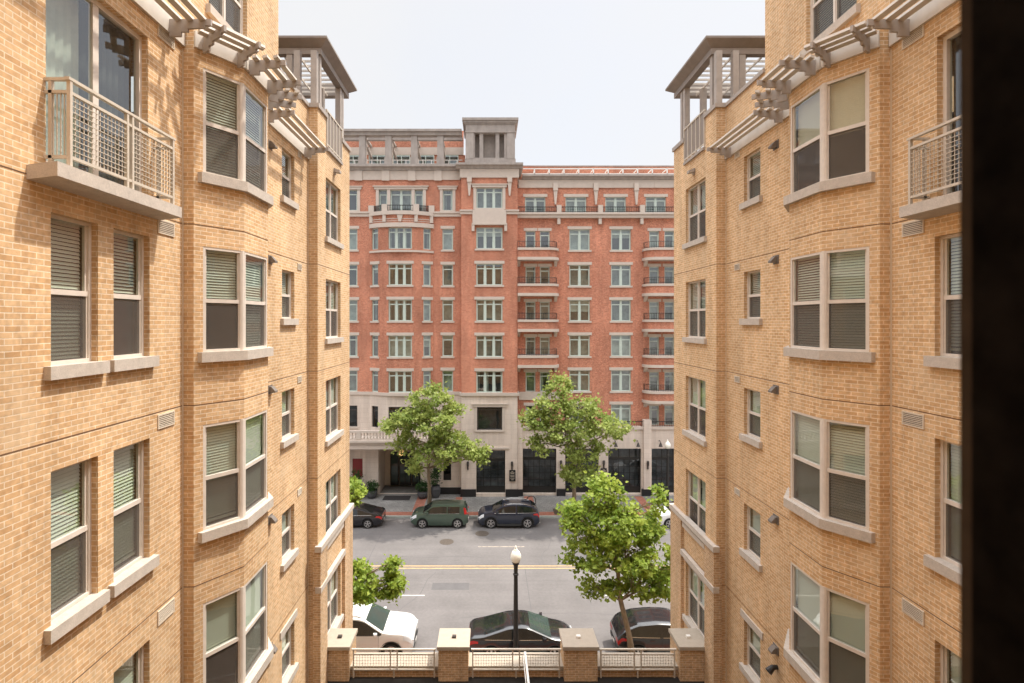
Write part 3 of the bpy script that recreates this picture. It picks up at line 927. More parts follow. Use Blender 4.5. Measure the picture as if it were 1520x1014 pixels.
def red_window(fr, a, b, c, d, cols=2, lintel=True, sill=True, dep=0.16, surround=False, curt=None, transom=0.78, glass='rglass', fm='gframe'):
    f = MB(fr.xf)
    w = 0.075
    f.box(a, a + w, -dep - 0.05, -dep + 0.05, c, d); f.box(b - w, b, -dep - 0.05, -dep + 0.05, c, d)
    f.box(a + w, b - w, -dep - 0.05, -dep + 0.05, d - w, d); f.box(a + w, b - w, -dep - 0.05, -dep + 0.05, c, c + w)
    cw = (b - a) / cols
    tz = c + (d - c) * transom
    for i in range(1, cols):
        f.box(a + i * cw - 0.085, a + i * cw + 0.085, -dep - 0.04, -dep + 0.045, c + w, d - w)
    for i in range(cols):
        x0 = a + i * cw + (w if i == 0 else 0.085); x1 = a + (i + 1) * cw - (w if i == cols - 1 else 0.085)
        f.box(x0, x1, -dep - 0.03, -dep + 0.035, tz - 0.045, tz + 0.045)
        for e0, e1 in ((x0, x0 + 0.04), (x1 - 0.04, x1)):
            f.box(e0, e1, -dep - 0.025, -dep + 0.02, c + w, tz - 0.045)
    fo = f.build('window', M[fm], red)
    g = MB(fr.xf); g.quad((a + w, -dep, c + w), (b - w, -dep, c + w), (b - w, -dep, d - w), (a + w, -dep, d - w))
    g.build('pane', M[glass], fo, recalc=False)
    cu = MB(fr.xf)
    cu.quad((a, -dep - 0.3, c), (b, -dep - 0.3, c), (b, -dep - 0.3, d), (a, -dep - 0.3, d))
    k = curt or RR.choice(['curt_c', 'curt_c', 'curt_b', 'curt_b', 'curt_a'])  # backing sheet; the dim tone stands in for the unlit room behind
    cu.build('curtain_backing', M[k], fo, recalc=False)
    if k == 'curt_c' and curt is None and RR.random() < 0.4:
        for i in range(cols):
            e0, e1 = a + i * cw, a + (i + 1) * cw
            for (q0, q1) in ((e0 + 0.05, e0 + cw * RR.uniform(0.2, 0.42)), (e1 - cw * RR.uniform(0.15, 0.4), e1 - 0.05)):
                dr = MB(fr.xf); dr.quad((q0, -dep - 0.22, c), (q1, -dep - 0.22, c), (q1, -dep - 0.22, d), (q0, -dep - 0.22, d))
                dr.build('drape', M[RR.choice(['curt_a', 'curt_b'])], fo, recalc=False)
    elif k == 'curt_c' and curt is None and RR.random() < 0.6:
        hf = MB(fr.xf); hz = d - (d - c) * RR.choice([0.25, 0.4, 0.55])
        hf.quad((a, -dep - 0.2, hz), (b, -dep - 0.2, hz), (b, -dep - 0.2, d), (a, -dep - 0.2, d))
        hf.build('blind', M['curt_a'], fo, recalc=False)
    if lintel:
        s = MB(fr.xf); s.box(a - 0.16, b + 0.16, -dep + 0.05, 0.05, d - 0.002, d + 0.25); s.build('lintel', M['trim'], fo)
    if sill:
        s = MB(fr.xf); s.box(a - 0.13, b + 0.13, -dep + 0.05, 0.08, c - 0.15, c + 0.004); s.build('sill', M['trim'], fo)
    if surround:
        s = MB(fr.xf)
        s.box(a - 0.24, a - 0.002, -0.02, 0.06, c - 0.1, d); s.box(b + 0.002, b + 0.24, -0.02, 0.06, c - 0.1, d)
        s.box(a - 0.36, b + 0.36, -0.02, 0.12, d + 0.002, d + 0.22); s.box(a - 0.45, b + 0.45, -0.02, 0.18, d + 0.22, d + 0.30)
        s.build('surround', M['trim'], fo)
    return fo

ROWS = {'F': 8.99, 'E': 12.03, 'D': 15.08, 'C': 18.13, 'B': 21.22}
HW = 1.82
SPLIT = 8.85
# --- left section
LX0, LX1 = -26.0, -2.33
lops, lops_bow = [], []
for r, z in ROWS.items():
    for (a, b) in ((-20.5, -19.6), (-17.6, -16.7), (-12.45, -11.32), (-3.98, -3.06)):
        lops.append((a, b, z, z + HW))
lops.append((-12.45, -11.32, 24.62, 26.42)); lops.append((-3.95, -3.09, 24.62, 26.42))
bigA = (-9.45, -5.65, 24.50, 26.42)
lops.append(bigA)
bowhole = (-10.1, -4.9, SPLIT + 0.05, 23.2)
wall(rw, fL, LX0, LX1, SPLIT, 27.25, lops + [bowhole], 0.16)
for q, (a, b, c, d) in enumerate(lops[:-1]):
    top = c > 24
    red_window(fL, a, b, c, d, 1, lintel=not top, sill=True, surround=top)
# the door group behind the bay's balcony
g0, g1, gc, gd = bigA
for (a, b, n) in ((g0, g0 + 0.72, 1), (g0 + 0.98, g1 - 0.98, 2), (g1 - 0.72, g1, 1)):
    red_window(fL, a, b, gc, gd, n, lintel=False, sill=False, curt='curt_b')
sp = MB(fL.xf)
for (a, b) in ((g0 + 0.72, g0 + 0.98), (g1 - 0.98, g1 - 0.72), (g0 - 0.26, g0), (g1, g1 + 0.26)):
    sp.box(a, b, -0.16, 0.10, gc, gd)
sp.box(g0 - 0.4, g1 + 0.4, -0.02, 0.14, gd + 0.002, gd + 0.22); sp.box(g0 - 0.5, g1 + 0.5, -0.02, 0.22, gd + 0.22, gd + 0.30)
sp.build('door_surround', M['trim'], red)
# bowed bay
BC = -7.5
def bow(o, extra=0.0):
    R_ = (2.75 ** 2 + 0.85 ** 2) / (2 * 0.85)
    return (BC + o * (1 + extra * 0.02), YL - (math.sqrt(R_ * R_ - o * o) - (R_ - 0.85)) - extra)
brk = [-2.75, -2.62, -1.88, -1.12, 1.12, 1.88, 2.62, 2.75]
BAYTOP = 23.3
for i in range(len(brk) - 1):
    P, Q = Vector(bow(brk[i])), Vector(bow(brk[i + 1]))
    d = Q - P; ln = d.length; d /= ln
    fb = Fr((P.x, P.y), (d.x, d.y), (d.y, -d.x))
    ops = []
    if i in (1, 3, 5):
        mrg = 0.12 if i == 3 else 0.07
        ops = [(mrg, ln - mrg, z, z + HW) for z in ROWS.values()]
    wall(rw, fb, 0, ln, SPLIT, BAYTOP, ops, 0.16)
    for (a, b, c, dd) in ops:
        red_window(fb, a, b, c, dd, 3 if i == 3 else 1, lintel=c < 21, sill=c < 21)
def bow_band(mb, z0, z1, ex, back=0.0, n=22, lim=2.75):
    pts = [bow(-lim + 2 * lim * k / n, ex) for k in range(n + 1)]
    poly = [(x, y, z0) for x, y in pts] + [(BC + lim + ex * 0.5, YL + 0.02, z0), (BC - lim - ex * 0.5, YL + 0.02, z0)]
    mb.prism(poly, (0, 0, z1 - z0))
bb = MB()
bow_band(bb, 20.93, 21.10, 0.10)
bb.build('bay_band', M['trim'], red); bb = MB(); bow_band(bb, 23.06, 23.42, 0.14)
bb.build('bay_band', M['trim'], red); bb = MB(); bow_band(bb, 24.10, 24.42, 0.20)
bb.build('bay_band', M['trim'], red); bb = MB(); bow_band(bb, 23.72, 23.78, 0.06)
bb.build('bay_band', M['trim'], red); bb = MB(); bow_band(bb, 23.55, 23.60, 0.05)
bb.build('bay_band', M['trim'], red)
bq = MB(); bow_band(bq, 23.42, 24.10, 0.02); bq.build('bay_parapet', M['rbrick'], red)
bp = MB()
for o in (-2.6, -1.35, 1.35, 2.6):
    x, y = bow(o, 0.02)
    bp = MB()
    bp.box(x - 0.24, x + 0.24, y - 0.05, y + 0.35, 24.42, 25.02)
    bp.build('parapet_block', M['trim'], red); bp = MB()
    bp.box(x - 0.14, x + 0.14, y - 0.14, y + 0.1, 23.5, 24.10)
    bp.build('parapet_block', M['trim'], red)
x, y = bow(0, 0.02)
bp = MB()
bp.prism([(x - 0.26, y - 0.13, 24.1), (x + 0.26, y - 0.13, 24.1), (x + 0.1, y - 0.13, 23.5), (x - 0.1, y - 0.13, 23.5)], (0, 0.2, 0))
bp.build('keystone', M['trim'], red)
br_ = MB()
for (o0, o1) in ((-2.4, -1.6), (-1.1, 1.1), (1.6, 2.4)):
    n = 10
    P0, P1 = bow(o0, -0.1), bow(o1, -0.1)
    for k in range(n + 1):
        o = o0 + (o1 - o0) * k / n
        x, y = bow(o, -0.08)
        br_.box(x - 0.018, x + 0.018, y - 0.018, y + 0.018, 24.42, 24.95)
    br_.bar((P0[0], P0[1], 24.95), (P1[0], P1[1], 24.95), 0.05); br_.bar((P0[0], P0[1], 24.5), (P1[0], P1[1], 24.5), 0.04)
br_.build('balcony_railing', M['black'], red)
# --- tower
TX0, TX1 = -2.31, 2.47
tops = [(-1.04, 1.20, z, z + HW) for z in ROWS.values()]
tA = (-1.04, 1.20, 24.66, 26.42)
wall(rw, fT, TX0, TX1, SPLIT, 27.25, tops + [tA], 0.16)
for (a, b, c, d) in tops:
    red_window(fT, a, b, c, d, 3, lintel=c < 21)
red_window(fT, *tA, 3, lintel=False, surround=True)
for x, sgn in ((TX0, -1), (TX1, 1)):
    rw.quad((x, YT, SPLIT), (x, YR + 0.4, SPLIT), (x, YR + 0.4, 27.25), (x, YT, 27.25), (sgn, 0, 0))
tc = MB(fT.xf)
tc.box(-1.35, 1.51, 0.002, 0.20, 23.35, 24.50); tc.box(-1.42, 1.58, 0.002, 0.30, 23.22, 23.36)
tc.box(-1.42, -1.18, 0.002, 0.26, 22.7, 23.22); tc.box(1.34, 1.58, 0.002, 0.26, 22.7, 23.22)
for (a, b) in ((TX0 - 0.1, -1.36), (1.52, TX1 + 0.1)):
    tc.box(a, b, -0.15, 0.12, 24.15, 24.40); tc.box(a - 0.03, b + 0.03, -0.15, 0.20, 24.40, 24.52)
tc.build('corbelled_panel', M['trim'], red)
for x in (-1.62, 1.80):
    p_ = MB(fT.xf)
    p_.box(x - 0.2, x + 0.2, 0.002, 0.28, 26.85, 27.26); p_.prism([(x - 0.17, 0.002, 26.85), (x + 0.17, 0.002, 26.85), (x + 0.06, 0.002, 25.7), (x - 0.06, 0.002, 25.7)], (0, 0.2, 0))
    p_.build('pendant_bracket', M['trim'], red)
# --- right section
RX0, RX1 = 2.47, 30.0
rops = []
dbl = [(7.02, 8.80), (10.64, 12.36), (19.3, 21.0), (23.0, 24.7)]
pair = [(3.22, 4.08), (4.46, 5.32), (13.95, 14.81), (15.27, 16.13)]
for r, z in ROWS.items():
    for (a, b) in dbl:
        rops.append((a, b, z, z + HW, 2))
    for (a, b) in pair:
        rops.append((a, b, z - 0.05, z + HW - 0.15, 1))
for (a, b) in dbl:
    rops.append((a, b, 6.05, 7.85, 2))
for (a, b) in pair:
    rops.append((a, b, 6.05, 7.75, 1))
for a, b in ((3.17, 4.95), (6.68, 8.50), (10.13, 11.93), (13.64, 15.40), (17.2, 19.0)):
    rops.append((a, b, 24.40, 25.84, 2))
wall(rw, fR, RX0, RX1, 5.0, 26.62, [o[:4] for o in rops], 0.16)
for (a, b, c, d, n) in rops:
    red_window(fR, a, b, c, d, n, sill=(n == 2 and c > 7 and c < 24), curt='curt_a' if (c > 24 and 6 < a < 11) else None)
def balcony(x0, x1, z, rl, rr):
    """brick-fronted balcony, its outer corner rounded; z = top of its stone cap"""
    def outline(ex, dp):
        a, b = x0 - ex * rl, x1 + ex * rr
        rad = 0.95
        pts = []
        if rl:
            pts += [(a, YR)] + [(a + rad - rad * math.cos(t), YR - dp + rad - rad * math.sin(t)) for t in [math.pi / 2 * k / 8 for k in range(9)]]
        else:
            pts += [(a, YR), (a, YR - dp)]
        if rr:
            pts += [(b - rad + rad * math.sin(t), YR - dp + rad - rad * math.cos(t)) for t in [math.pi / 2 * k / 8 for k in range(9)]] + [(b, YR)]
        else:
            pts += [(b, YR - dp), (b, YR)]
        return pts
    m1 = MB(); m1.prism([(x, y, z - 0.80) for x, y in outline(0, 1.10)], (0, 0, 0.60))
    bo = m1.build('balcony', M['rbrick'], red)
    m2 = MB(); m2.prism([(x, y, z - 0.20) for x, y in outline(0.08, 1.18)], (0, 0, 0.20)); m2.prism([(x, y, z - 1.04) for x, y in outline(0.10, 1.20)], (0, 0, 0.24))
    for xx in ([x0 + 0.05] if rl else []) + ([x1 - 0.3] if rr else []) + ([x0 + 0.02] if not rl else []):
        m2.prism([(xx, YR, z - 1.04), (xx, YR - 0.5, z - 1.04), (xx, YR - 0.32, z - 1.3), (xx, YR, z - 1.5)], (0.25, 0, 0))
    m2.build('balcony_band', M['trim'], bo)
    m3 = MB()
    pts = outline(-0.08, 1.02)
    if not rl: pts = pts[1:]
    if not rr: pts = pts[:-1]
    for h in (0.55, 0.10):
        m3.tube([(x, y, z + h) for x, y in pts], 0.022, 6)
    for k in range(len(pts) - 1):
        P, Q = Vector(pts[k]), Vector(pts[k + 1])
        n = max(1, int((Q - P).length / 0.14))
        for j in range(n):
            q = P.lerp(Q, j / n)
            m3.box(q.x - 0.011, q.x + 0.011, q.y - 0.011, q.y + 0.011, z, z + 0.55)
    m3.build('balcony_railing', M['black'], bo)
for z in (21.3, 18.25, 15.2, 12.15):
    balcony(TX1 + 0.01, 5.98, z, 0, 1)
    balcony(13.40, 18.0, z, 1, 0)
balcony(13.40, 18.0, 9.1, 1, 0)
lg = MB(fR.xf)
lg.box(TX1 + 0.01, RX1, 0.002, 0.35, 23.98, 24.26); lg.box(TX1 + 0.01, RX1, 0.002, 0.48, 24.26, 24.42)
lg.build('ledge_course', M['trim'], red)
for x in (6.08, 9.64, 13.25, 16.8, 20.4):
    pb_ = MB(fR.xf)
    pb_.box(x - 0.2, x + 0.2, 0.12, 0.47, 24.42, 25.05)
    pb_.build('parapet_block', M['trim'], red); pb_ = MB(fR.xf)
    pb_.box(x - 0.13, x + 0.13, 0.002, 0.28, 23.45, 23.98)
    pb_.build('pendant_block', M['trim'], red)
lr = MB(fR.xf)
x = TX1 + 0.1
while x < 22:
    lr.box(x - 0.012, x + 0.012, 0.28, 0.305, 24.42, 24.92); x += 0.15
lr.box(TX1 + 0.1, 22, 0.27, 0.315, 24.88, 24.94); lr.box(TX1 + 0.1, 22, 0.275, 0.31, 24.5, 24.53)
lr.build('ledge_railing', M['black'], red)
for x in (5.80, 9.30, 12.80, 16.3):
    p_ = MB(fR.xf)
    p_.box(x - 0.2, x + 0.2, 0.002, 0.26, 26.35, 27.0); p_.prism([(x - 0.17, 0.002, 26.35), (x + 0.17, 0.002, 26.35), (x + 0.06, 0.002, 25.15), (x - 0.06, 0.002, 25.15)], (0, 0.2, 0))
    p_.build('pendant_bracket', M['trim'], red)
# friezes and cornices
fz = MB()
fz.box(LX0, LX1, YL - 0.10, YL + 0.3, 27.25, 28.02)
for x in (-11.2, -8.85, -6.6, -4.35):
    fz.box(x - 0.33, x + 0.33, YL - 0.2, YL - 0.1, 27.17, 28.02)
fz.build('frieze', M['trim'], red); fz = MB()
fz.box(TX0 - 0.12, TX1 + 0.12, YT - 0.12, YT + 1.2, 27.25, 27.98)
fz.build('frieze', M['trim'], red); fz = MB()
fz.box(TX1 + 0.13, RX1, YR - 0.10, YR + 0.3, 26.62, 27.30)
for x in (4.3, 7.4, 10.9, 14.4):
    fz.box(x - 0.03, x + 0.03, YR - 0.13, YR - 0.1, 26.66, 27.26)
fz.build('frieze', M['trim'], red)
def cornice(x0, x1, y, z0, z1, ex, back):
    prof = [(0, z0), (-ex * 0.35, z0 + 0.02), (-ex * 0.55, z0 + (z1 - z0) * 0.45), (-ex, z0 + (z1 - z0) * 0.6), (-ex, z1), (back, z1), (back, z0)]
    cn = MB()
    cn.prism([(x0, y + a, z) for a, z in prof], (x1 - x0, 0, 0))
    cn.build('cornice', M['greystone'], red)
cornice(LX0, TX0 - 0.4, YL, 28.02, 28.5, 0.5, 3.5)
cornice(TX0 - 0.45, TX1 + 0.45, YT, 27.98, 28.42, 0.5, 4.0)
cornice(TX1 + 0.46, RX1, YR, 27.30, 27.70, 0.45, 2.7)
# string course on the left section
for a, b in ((LX0, BC - 2.8), (BC + 2.8, LX1 - 0.02)):
    sc_ = MB(fL.xf)
    sc_.box(a, b, 0.002, 0.12, 24.08, 24.36); sc_.box(a, b, 0.002, 0.2, 24.36, 24.5)
    sc_.build('string_course', M['trim'], red)
# attic: set-back storey behind a stone pergola
at = MB()
YA = 48.6
at.box(LX0, TX0, YA, YA + 0.3, 31.2, 32.75)
at.build('attic_wall', M['rbrick'], red)
at = MB(); at.box(TX1, RX1, 48.4, 55.0, 27.0, 29.36); at.build('attic_wall', M['rbrick'], red)
at = MB(); at.box(TX1, 4.4, 46.8, 48.38, 27.0, 28.5); at.build('attic_wall', M['rbrick'], red)
ab = MB()
ab.box(LX0, TX0, YA - 0.06, YA + 0.25, 30.5, 31.2)
ab.build('attic_band', M['trim'], red)
ab = MB(); ab.box(TX1 + 0.02, RX1, 48.34, 55.0, 29.362, 29.46)
ab.build('attic_band', M['greystone'], red)
pgm = MB()
for x in (-20.4, -18.1, -15.6, -13.15, -10.9, -8.65, -6.42, -4.15):
    pgm.box(x - 0.27, x + 0.27, YL - 0.05, YL + 0.5, 28.5, 31.1)
    pgm.box(x - 0.33, x + 0.33, YL - 0.1, YL + 0.55, 28.5, 29.2)
    pgm.bar((x + 0.1, YL + 0.5, 30.75), (x + 0.1, YA, 30.1), 0.2, 0.22)
    pgm.box(x - 0.12, x + 0.12, YL + 0.5, YA - 0.01, 31.2, 31.36)
pgm.box(LX0, TX0, YL - 0.15, YL + 0.5, 31.1, 31.38); pgm.box(LX0, TX0, YL - 0.3, YL + 0.6, 31.38, 31.58)
pgm.box(LX0, TX0, YL + 1.5, YL + 1.8, 31.22, 31.46)
pgm.build('roof_pergola', M['greystone'], red)
x = -13.9
for k in range(5):
    f = MB(); x0, x1 = x + 0.55, x + 2.15
    f.box(x0, x1, YA - 0.04, YA + 0.1, 30.4, 30.497); f.box(x0, x0 + 0.07, YA - 0.04, YA + 0.1, 28.3, 30.4); f.box(x1 - 0.07, x1, YA - 0.04, YA + 0.1, 28.3, 30.4)
    f.box((x0 + x1) / 2 - 0.04, (x0 + x1) / 2 + 0.04, YA - 0.04, YA + 0.1, 28.3, 30.4)
    fo = f.build('attic_window', M['gframe'], red)
    g = MB(); g.quad((x0 + 0.07, YA + 0.03, 28.3), (x1 - 0.07, YA + 0.03, 28.3), (x1 - 0.07, YA + 0.03, 30.4), (x0 + 0.07, YA + 0.03, 30.4))
    g.build('pane', M['rglass'], fo, recalc=False)
    g = MB(); g.quad((x0, YA + 0.2, 28.3), (x1, YA + 0.2, 28.3), (x1, YA + 0.2, 30.4), (x0, YA + 0.2, 30.4)); g.build('curtain_backing', M['curt_b'], fo, recalc=False)
    f = MB(); f.box(x1 + 0.004, x + 2.78, YA, YA + 0.25, 28.3, 30.497); f.build('attic_pier', M['rbrick'], red)
    x += 2.24
wr = MB()
def white_rail(x0, x1, y, z, h, step):
    wr.box(x0, x1, y - 0.03, y + 0.03, z + h - 0.06, z + h); wr.box(x0, x1, y - 0.02, y + 0.02, z + h * 0.5, z + h * 0.5 + 0.04)
    wr.box(x0, x1, y - 0.02, y + 0.02, z + 0.1, z + 0.14)
    xx = x0
    while xx <= x1:
        wr.box(xx - 0.035, xx + 0.035, y - 0.035, y + 0.035, z, z + h); xx += step
white_rail(LX0, TX0, YL + 0.8, 28.5, 0.75, 0.75)
wr.build('roof_railing', M['white'], red)
wr = MB()
wr.box(TX1 + 0.4, RX1, YR - 0.32, YR - 0.26, 28.17, 28.25)
wr.box(TX1 + 0.4, RX1, YR - 0.32, YR - 0.26, 27.74, 27.80)
xx = TX1 + 1.5
while xx < RX1:
    wr.box(xx - 0.05, xx + 0.05, YR - 0.32, YR - 0.26, 27.70, 28.2); wr.bar((xx, YR - 0.28, 28.2), (xx, YR + 0.9, 28.2), 0.06); xx += 1.27
wr.build('roof_railing', M['white'], red)
# belvedere on the tower
bv = MB()
b0, b1, by0, by1 = -1.92, 2.23, YT - 0.05, YT + 3.9
bz0, bz1 = 28.42, 31.35
fB = Fr((0, by0), (1, 0), (0, -1))
bops = [(-1.14, -0.76, 28.95, 31.0), (-0.44, 0.60, 28.95, 31.0), (0.92, 1.34, 28.95, 31.0)]
wall(bv, fB, b0, b1, bz0, bz1, bops, 0.5)
for x, sg in ((b0, -1), (b1, 1)):
    bv.quad((x, by0, bz0), (x, by1, bz0), (x, by1, bz1), (x, by0, bz1), (sg, 0, 0))
bv.quad((b0, by1, bz0), (b1, by1, bz0), (b1, by1, bz1), (b0, by1, bz1), (0, 1, 0))
bvo = bv.build('belvedere', M['greystone'], red, recalc=False)
bt = MB()
bt.box(b0 - 0.08, b1 + 0.08, by0 - 0.08, by1 + 0.08, bz0, bz0 + 0.42)
for x in (b0 - 0.02, b1 - 0.66):
    bt.box(x, x + 0.68, by0 - 0.10, by0 + 0.2, bz0 + 0.42, 31.05)
bt.box(b0 - 0.06, b1 + 0.06, by0 - 0.14, by1 + 0.1, 31.05, 31.2)
bt.box(b0 - 0.02, b1 + 0.02, by0 - 0.05, by1 + 0.05, 31.2, 31.75)
for i_, (e, z0, z1) in enumerate(((0.10, 31.75, 31.87), (0.20, 31.87, 32.05), (0.30, 32.05, 32.26))):
    bt.box(b0 - e, b1 + e, by0 - e, by1 + e, z0, z1)
bt.build('belvedere_cornice', M['greystone'], bvo)
bd_ = MB(); bd_.box(b0 + 0.3, b1 - 0.3, by0 + 0.51, by0 + 0.6, 28.6, 31.2); bd_.build('louvre_panel', M['darkroof'], bvo)
# --- limestone base
sL = [(-12.45, -11.32, 5.95, 7.78), (-20.5, -19.4, 5.95, 7.78), (-3.98, -3.06, 5.95, 7.78), (-11.75, -10.85, 1.6, 3.2), (-3.90, -3.22, 1.3, 3.4), (-9.42, -5.85, 0.15, 4.35)]
wall(rs, fL, LX0, LX1, 0.1, SPLIT, sL + [(-10.1, -4.9, 5.3, SPLIT - 0.05)], 0.22)
for i in range(len(brk) - 1):
    P, Q = Vector(bow(brk[i])), Vector(bow(brk[i + 1]))
    d = Q - P; ln = d.length; d /= ln
    fb = Fr((P.x, P.y), (d.x, d.y), (d.y, -d.x))
    ops = []
    if i in (1, 3, 5):
        mrg = 0.12 if i == 3 else 0.07
        ops = [(mrg, ln - mrg, 5.95, 7.78)]
    wall(rs, fb, 0, ln, 4.9, SPLIT, ops, 0.16)
    for (a, b, c, dd) in ops:
        red_window(fb, a, b, c, dd, 3 if i == 3 else 1, lintel=False, sill=False, curt='curt_c', glass='shopglass', fm='darkmetal')
tO = [(-0.97, 1.17, 5.80, 7.78), (-1.03, 1.43, 0.42, 4.08)]
wall(rs, fT, TX0, TX1, 0.1, SPLIT, tO, 0.3)
for x, sgn in ((TX0, -1), (TX1, 1)):
    rs.quad((x, YT, 0.1), (x, YR + 0.4, 0.1), (x, YR + 0.4, SPLIT), (x, YT, SPLIT), (sgn, 0, 0))
YB = 44.85
fB2 = Fr((0, YB), (1, 0), (0, -1))
sf = [(2.95, 5.82), (6.58, 9.46), (10.27, 13.10), (13.98, 16.85), (17.7, 20.5)]
wall(rs, fB2, TX1 + 0.01, RX1, 0.1, 5.80, [(a, b, 0.30, 4.15) for a, b in sf], 0.3)
rs.build('limestone_base', M['stone'], red, recalc=False)
rw.build('wall', M['rbrick'], red, recalc=False)
for (a, b, c, d) in sL[:3]:
    red_window(fL, a, b, c, d, 1, lintel=False, sill=True, curt='curt_c', glass='shopglass', fm='darkmetal')
red_window(fT, *tO[0], 1, lintel=False, sill=True, surround=True, curt='curt_c', transom=0.86, glass='shopglass', fm='darkmetal')
tr = MB()
tr.box(LX0, LX1 - 0.15, YL - 0.1, YL + 0.05, SPLIT - 0.12, SPLIT + 0.14)
tr.box(TX0 - 0.14, TX1 + 0.14, YT - 0.14, YT + 0.9, SPLIT - 0.12, SPLIT + 0.14)
bow_band(tr, SPLIT - 0.115, SPLIT + 0.135, 0.10)
tr.box(TX1 + 0.15, 13.24, YB - 0.10, YR - 0.01, 5.80, 6.02); tr.box(13.94, RX1, YB - 0.10, YR - 0.01, 5.80, 6.02)
tr.box(TX1 + 0.16, 6.2, YR - 0.08, YR - 0.005, 8.25, 8.95)
tr.box(-1.3, 1.75, YT - 0.10, YT + 0.02, 4.2, 4.36)
tr.build('base_moulding', M['trim'], red)
for x0, x1, zt in ((13.26, 13.92, 6.62), (TX1 + 0.02, 2.9, 6.6)):
    pi_ = MB(); pi_.box(x0, x1, YB - 0.2, YB + 0.3, 0.72, zt)
    pi_.build('stone_pier', M['stone'], red)
plb = [(TX0 - 0.06, -1.05, YT - 0.07, YT + 0.6, 0.78), (1.45, TX1 + 0.05, YT - 0.07, YT + 0.6, 0.78), (-5.6, TX0 - 0.07, YL - 0.07, YL + 0.2, 0.72), (LX0, -9.6, YL - 0.07, YL + 0.2, 0.72)]
prev = TX1 + 0.06
for a, b in sf:
    plb.append((prev, a - 0.002, YB - 0.22, YB + 0.25, 0.719)); prev = b + 0.002
for (a, b, c, d, e) in plb:
    pl = MB(); pl.box(a, b, c, d, 0.1, e)
    pl.build('black_plinth', M['bstone'], red)
gr = MB(fR.xf)
x = TX1 + 0.5
while x < 22:
    gr.box(x - 0.012, x + 0.012, 0.40, 0.425, 6.02, 6.45); x += 0.15
gr.box(TX1 + 0.5, 22, 0.39, 0.435, 6.42, 6.48)
gr.build('ledge_railing', M['black'], red)
def storefront(fr, a, b, c, d, nx, nz, dep=0.3, tf=0.24):
    f = MB(fr.xf); w = 0.07
    f.box(a, a + w, -dep - 0.06, -dep + 0.06, c, d); f.box(b - w, b, -dep - 0.06, -dep + 0.06, c, d)
    f.box(a + w, b - w, -dep - 0.06, -dep + 0.06, d - w, d); f.box(a + w, b - w, -dep - 0.06, -dep + 0.06, c, c + 0.55)
    tz = d - (d - c) * tf
    f.box(a + w, b - w, -dep - 0.05, -dep + 0.08, tz - 0.1, tz + 0.1)
    for i in range(1, nx):
        x = a + (b - a) * i / nx
        f.box(x - 0.025, x + 0.025, -dep - 0.03, -dep + 0.03, c + 0.55, tz - 0.1)
        if i % 2 == 0:
            f.box(x - 0.03, x + 0.03, -dep - 0.03, -dep + 0.03, tz + 0.1, d - w)
    for i in range(1, nz):
        z = c + 0.55 + (tz - 0.1 - c - 0.55) * i / nz
        f.box(a + w, b - w, -dep - 0.028, -dep + 0.028, z - 0.02, z + 0.02)
    fo = f.build('shopfront', M['black'], red)
    g = MB(fr.xf); g.quad((a + w, -dep, c + 0.5), (b - w, -dep, c + 0.5), (b - w, -dep, d - w), (a + w, -dep, d - w)); g.build('pane', M['shopglass'], fo, recalc=False)
    g = MB(fr.xf); g.quad((a, -dep - 0.8, c), (b, -dep - 0.8, c), (b, -dep - 0.8, d), (a, -dep - 0.8, d)); g.build('shop_interior', M['shop'], fo, recalc=False)
for a, b in sf:
    storefront(fB2, a, b, 0.30, 4.15, 6, 4)
storefront(fT, *tO[1], 4, 3)
storefront(fL, -3.90, -3.22, 1.3, 3.4, 1, 4, 0.2)
# entrance canopy, balustrade, recessed entrance
ca = MB()
CX0, CX1, CY = -24.0, TX0 - 0.02, YL - 1.75
ca.box(CX0, CX1, CY, YL - 0.01, 4.42, 4.86); ca.box(CX0, CX1, CY - 0.12, YL - 0.02, 4.86, 5.02); ca.box(CX0, CX1, CY - 0.22, YL - 0.02, 5.02, 5.18)
cao = ca.build('entrance_canopy', M['trim'], red)
bl = MB()
bl.box(CX0, CX1, CY - 0.14, CY + 0.14, 5.82, 5.98); bl.box(CX0, CX1, CY - 0.10, CY + 0.10, 5.18, 5.30)
x = CX0 + 0.15
k = 0
while x < CX1:
    if k % 16 == 0:
        bl.box(x - 0.2, x + 0.2, CY - 0.13, CY + 0.13, 5.30, 5.82); x += 0.2
    else:
        bl.lathe((x, CY, 5.30), [(0.05, 0), (0.085, 0.16), (0.045, 0.34), (0.06, 0.52)], 6)
    x += 0.26; k += 1
bl.build('balustrade', M['trim'], cao)
en = MB()
ex0, ex1, ey = -9.42, -5.85, YL + 2.4
en.quad((ex0, YL + 0.2, 0.15), (ex0, ey, 0.15), (ex0, ey, 4.35), (ex0, YL + 0.2, 4.35)); en.quad((ex1, YL + 0.2, 0.15), (ex1, ey, 0.15), (ex1, ey, 4.35), (ex1, YL + 0.2, 4.35))
en.quad((ex0, YL + 0.2, 4.34), (ex1, YL + 0.2, 4.34), (ex1, ey, 4.34), (ex0, ey, 4.34)); en.quad((ex0, ey, 0.15), (ex1, ey, 0.15), (ex1, ey, 4.35), (ex0, ey, 4.35))
eno = en.build('entrance_recess', M['trim'], red, recalc=False)
ed = MB()
for a, b in ((-8.9, -8.15), (-8.1, -7.0), (-6.95, -6.2)):
    ed.box(a, b, ey - 0.12, ey - 0.02, 0.2, 3.2)
ed.build('entrance_door', M['black'], eno)
eg = MB()
for a, b in ((-8.8, -8.25), (-8.0, -7.6), (-7.5, -7.1), (-6.85, -6.3)):
    eg.quad((a, ey - 0.125, 0.5), (b, ey - 0.125, 0.5), (b, ey - 0.125, 3.0), (a, ey - 0.125, 3.0))
eg.build('door_glass', M['cglass_green'], eno, recalc=False)
pla = MB()
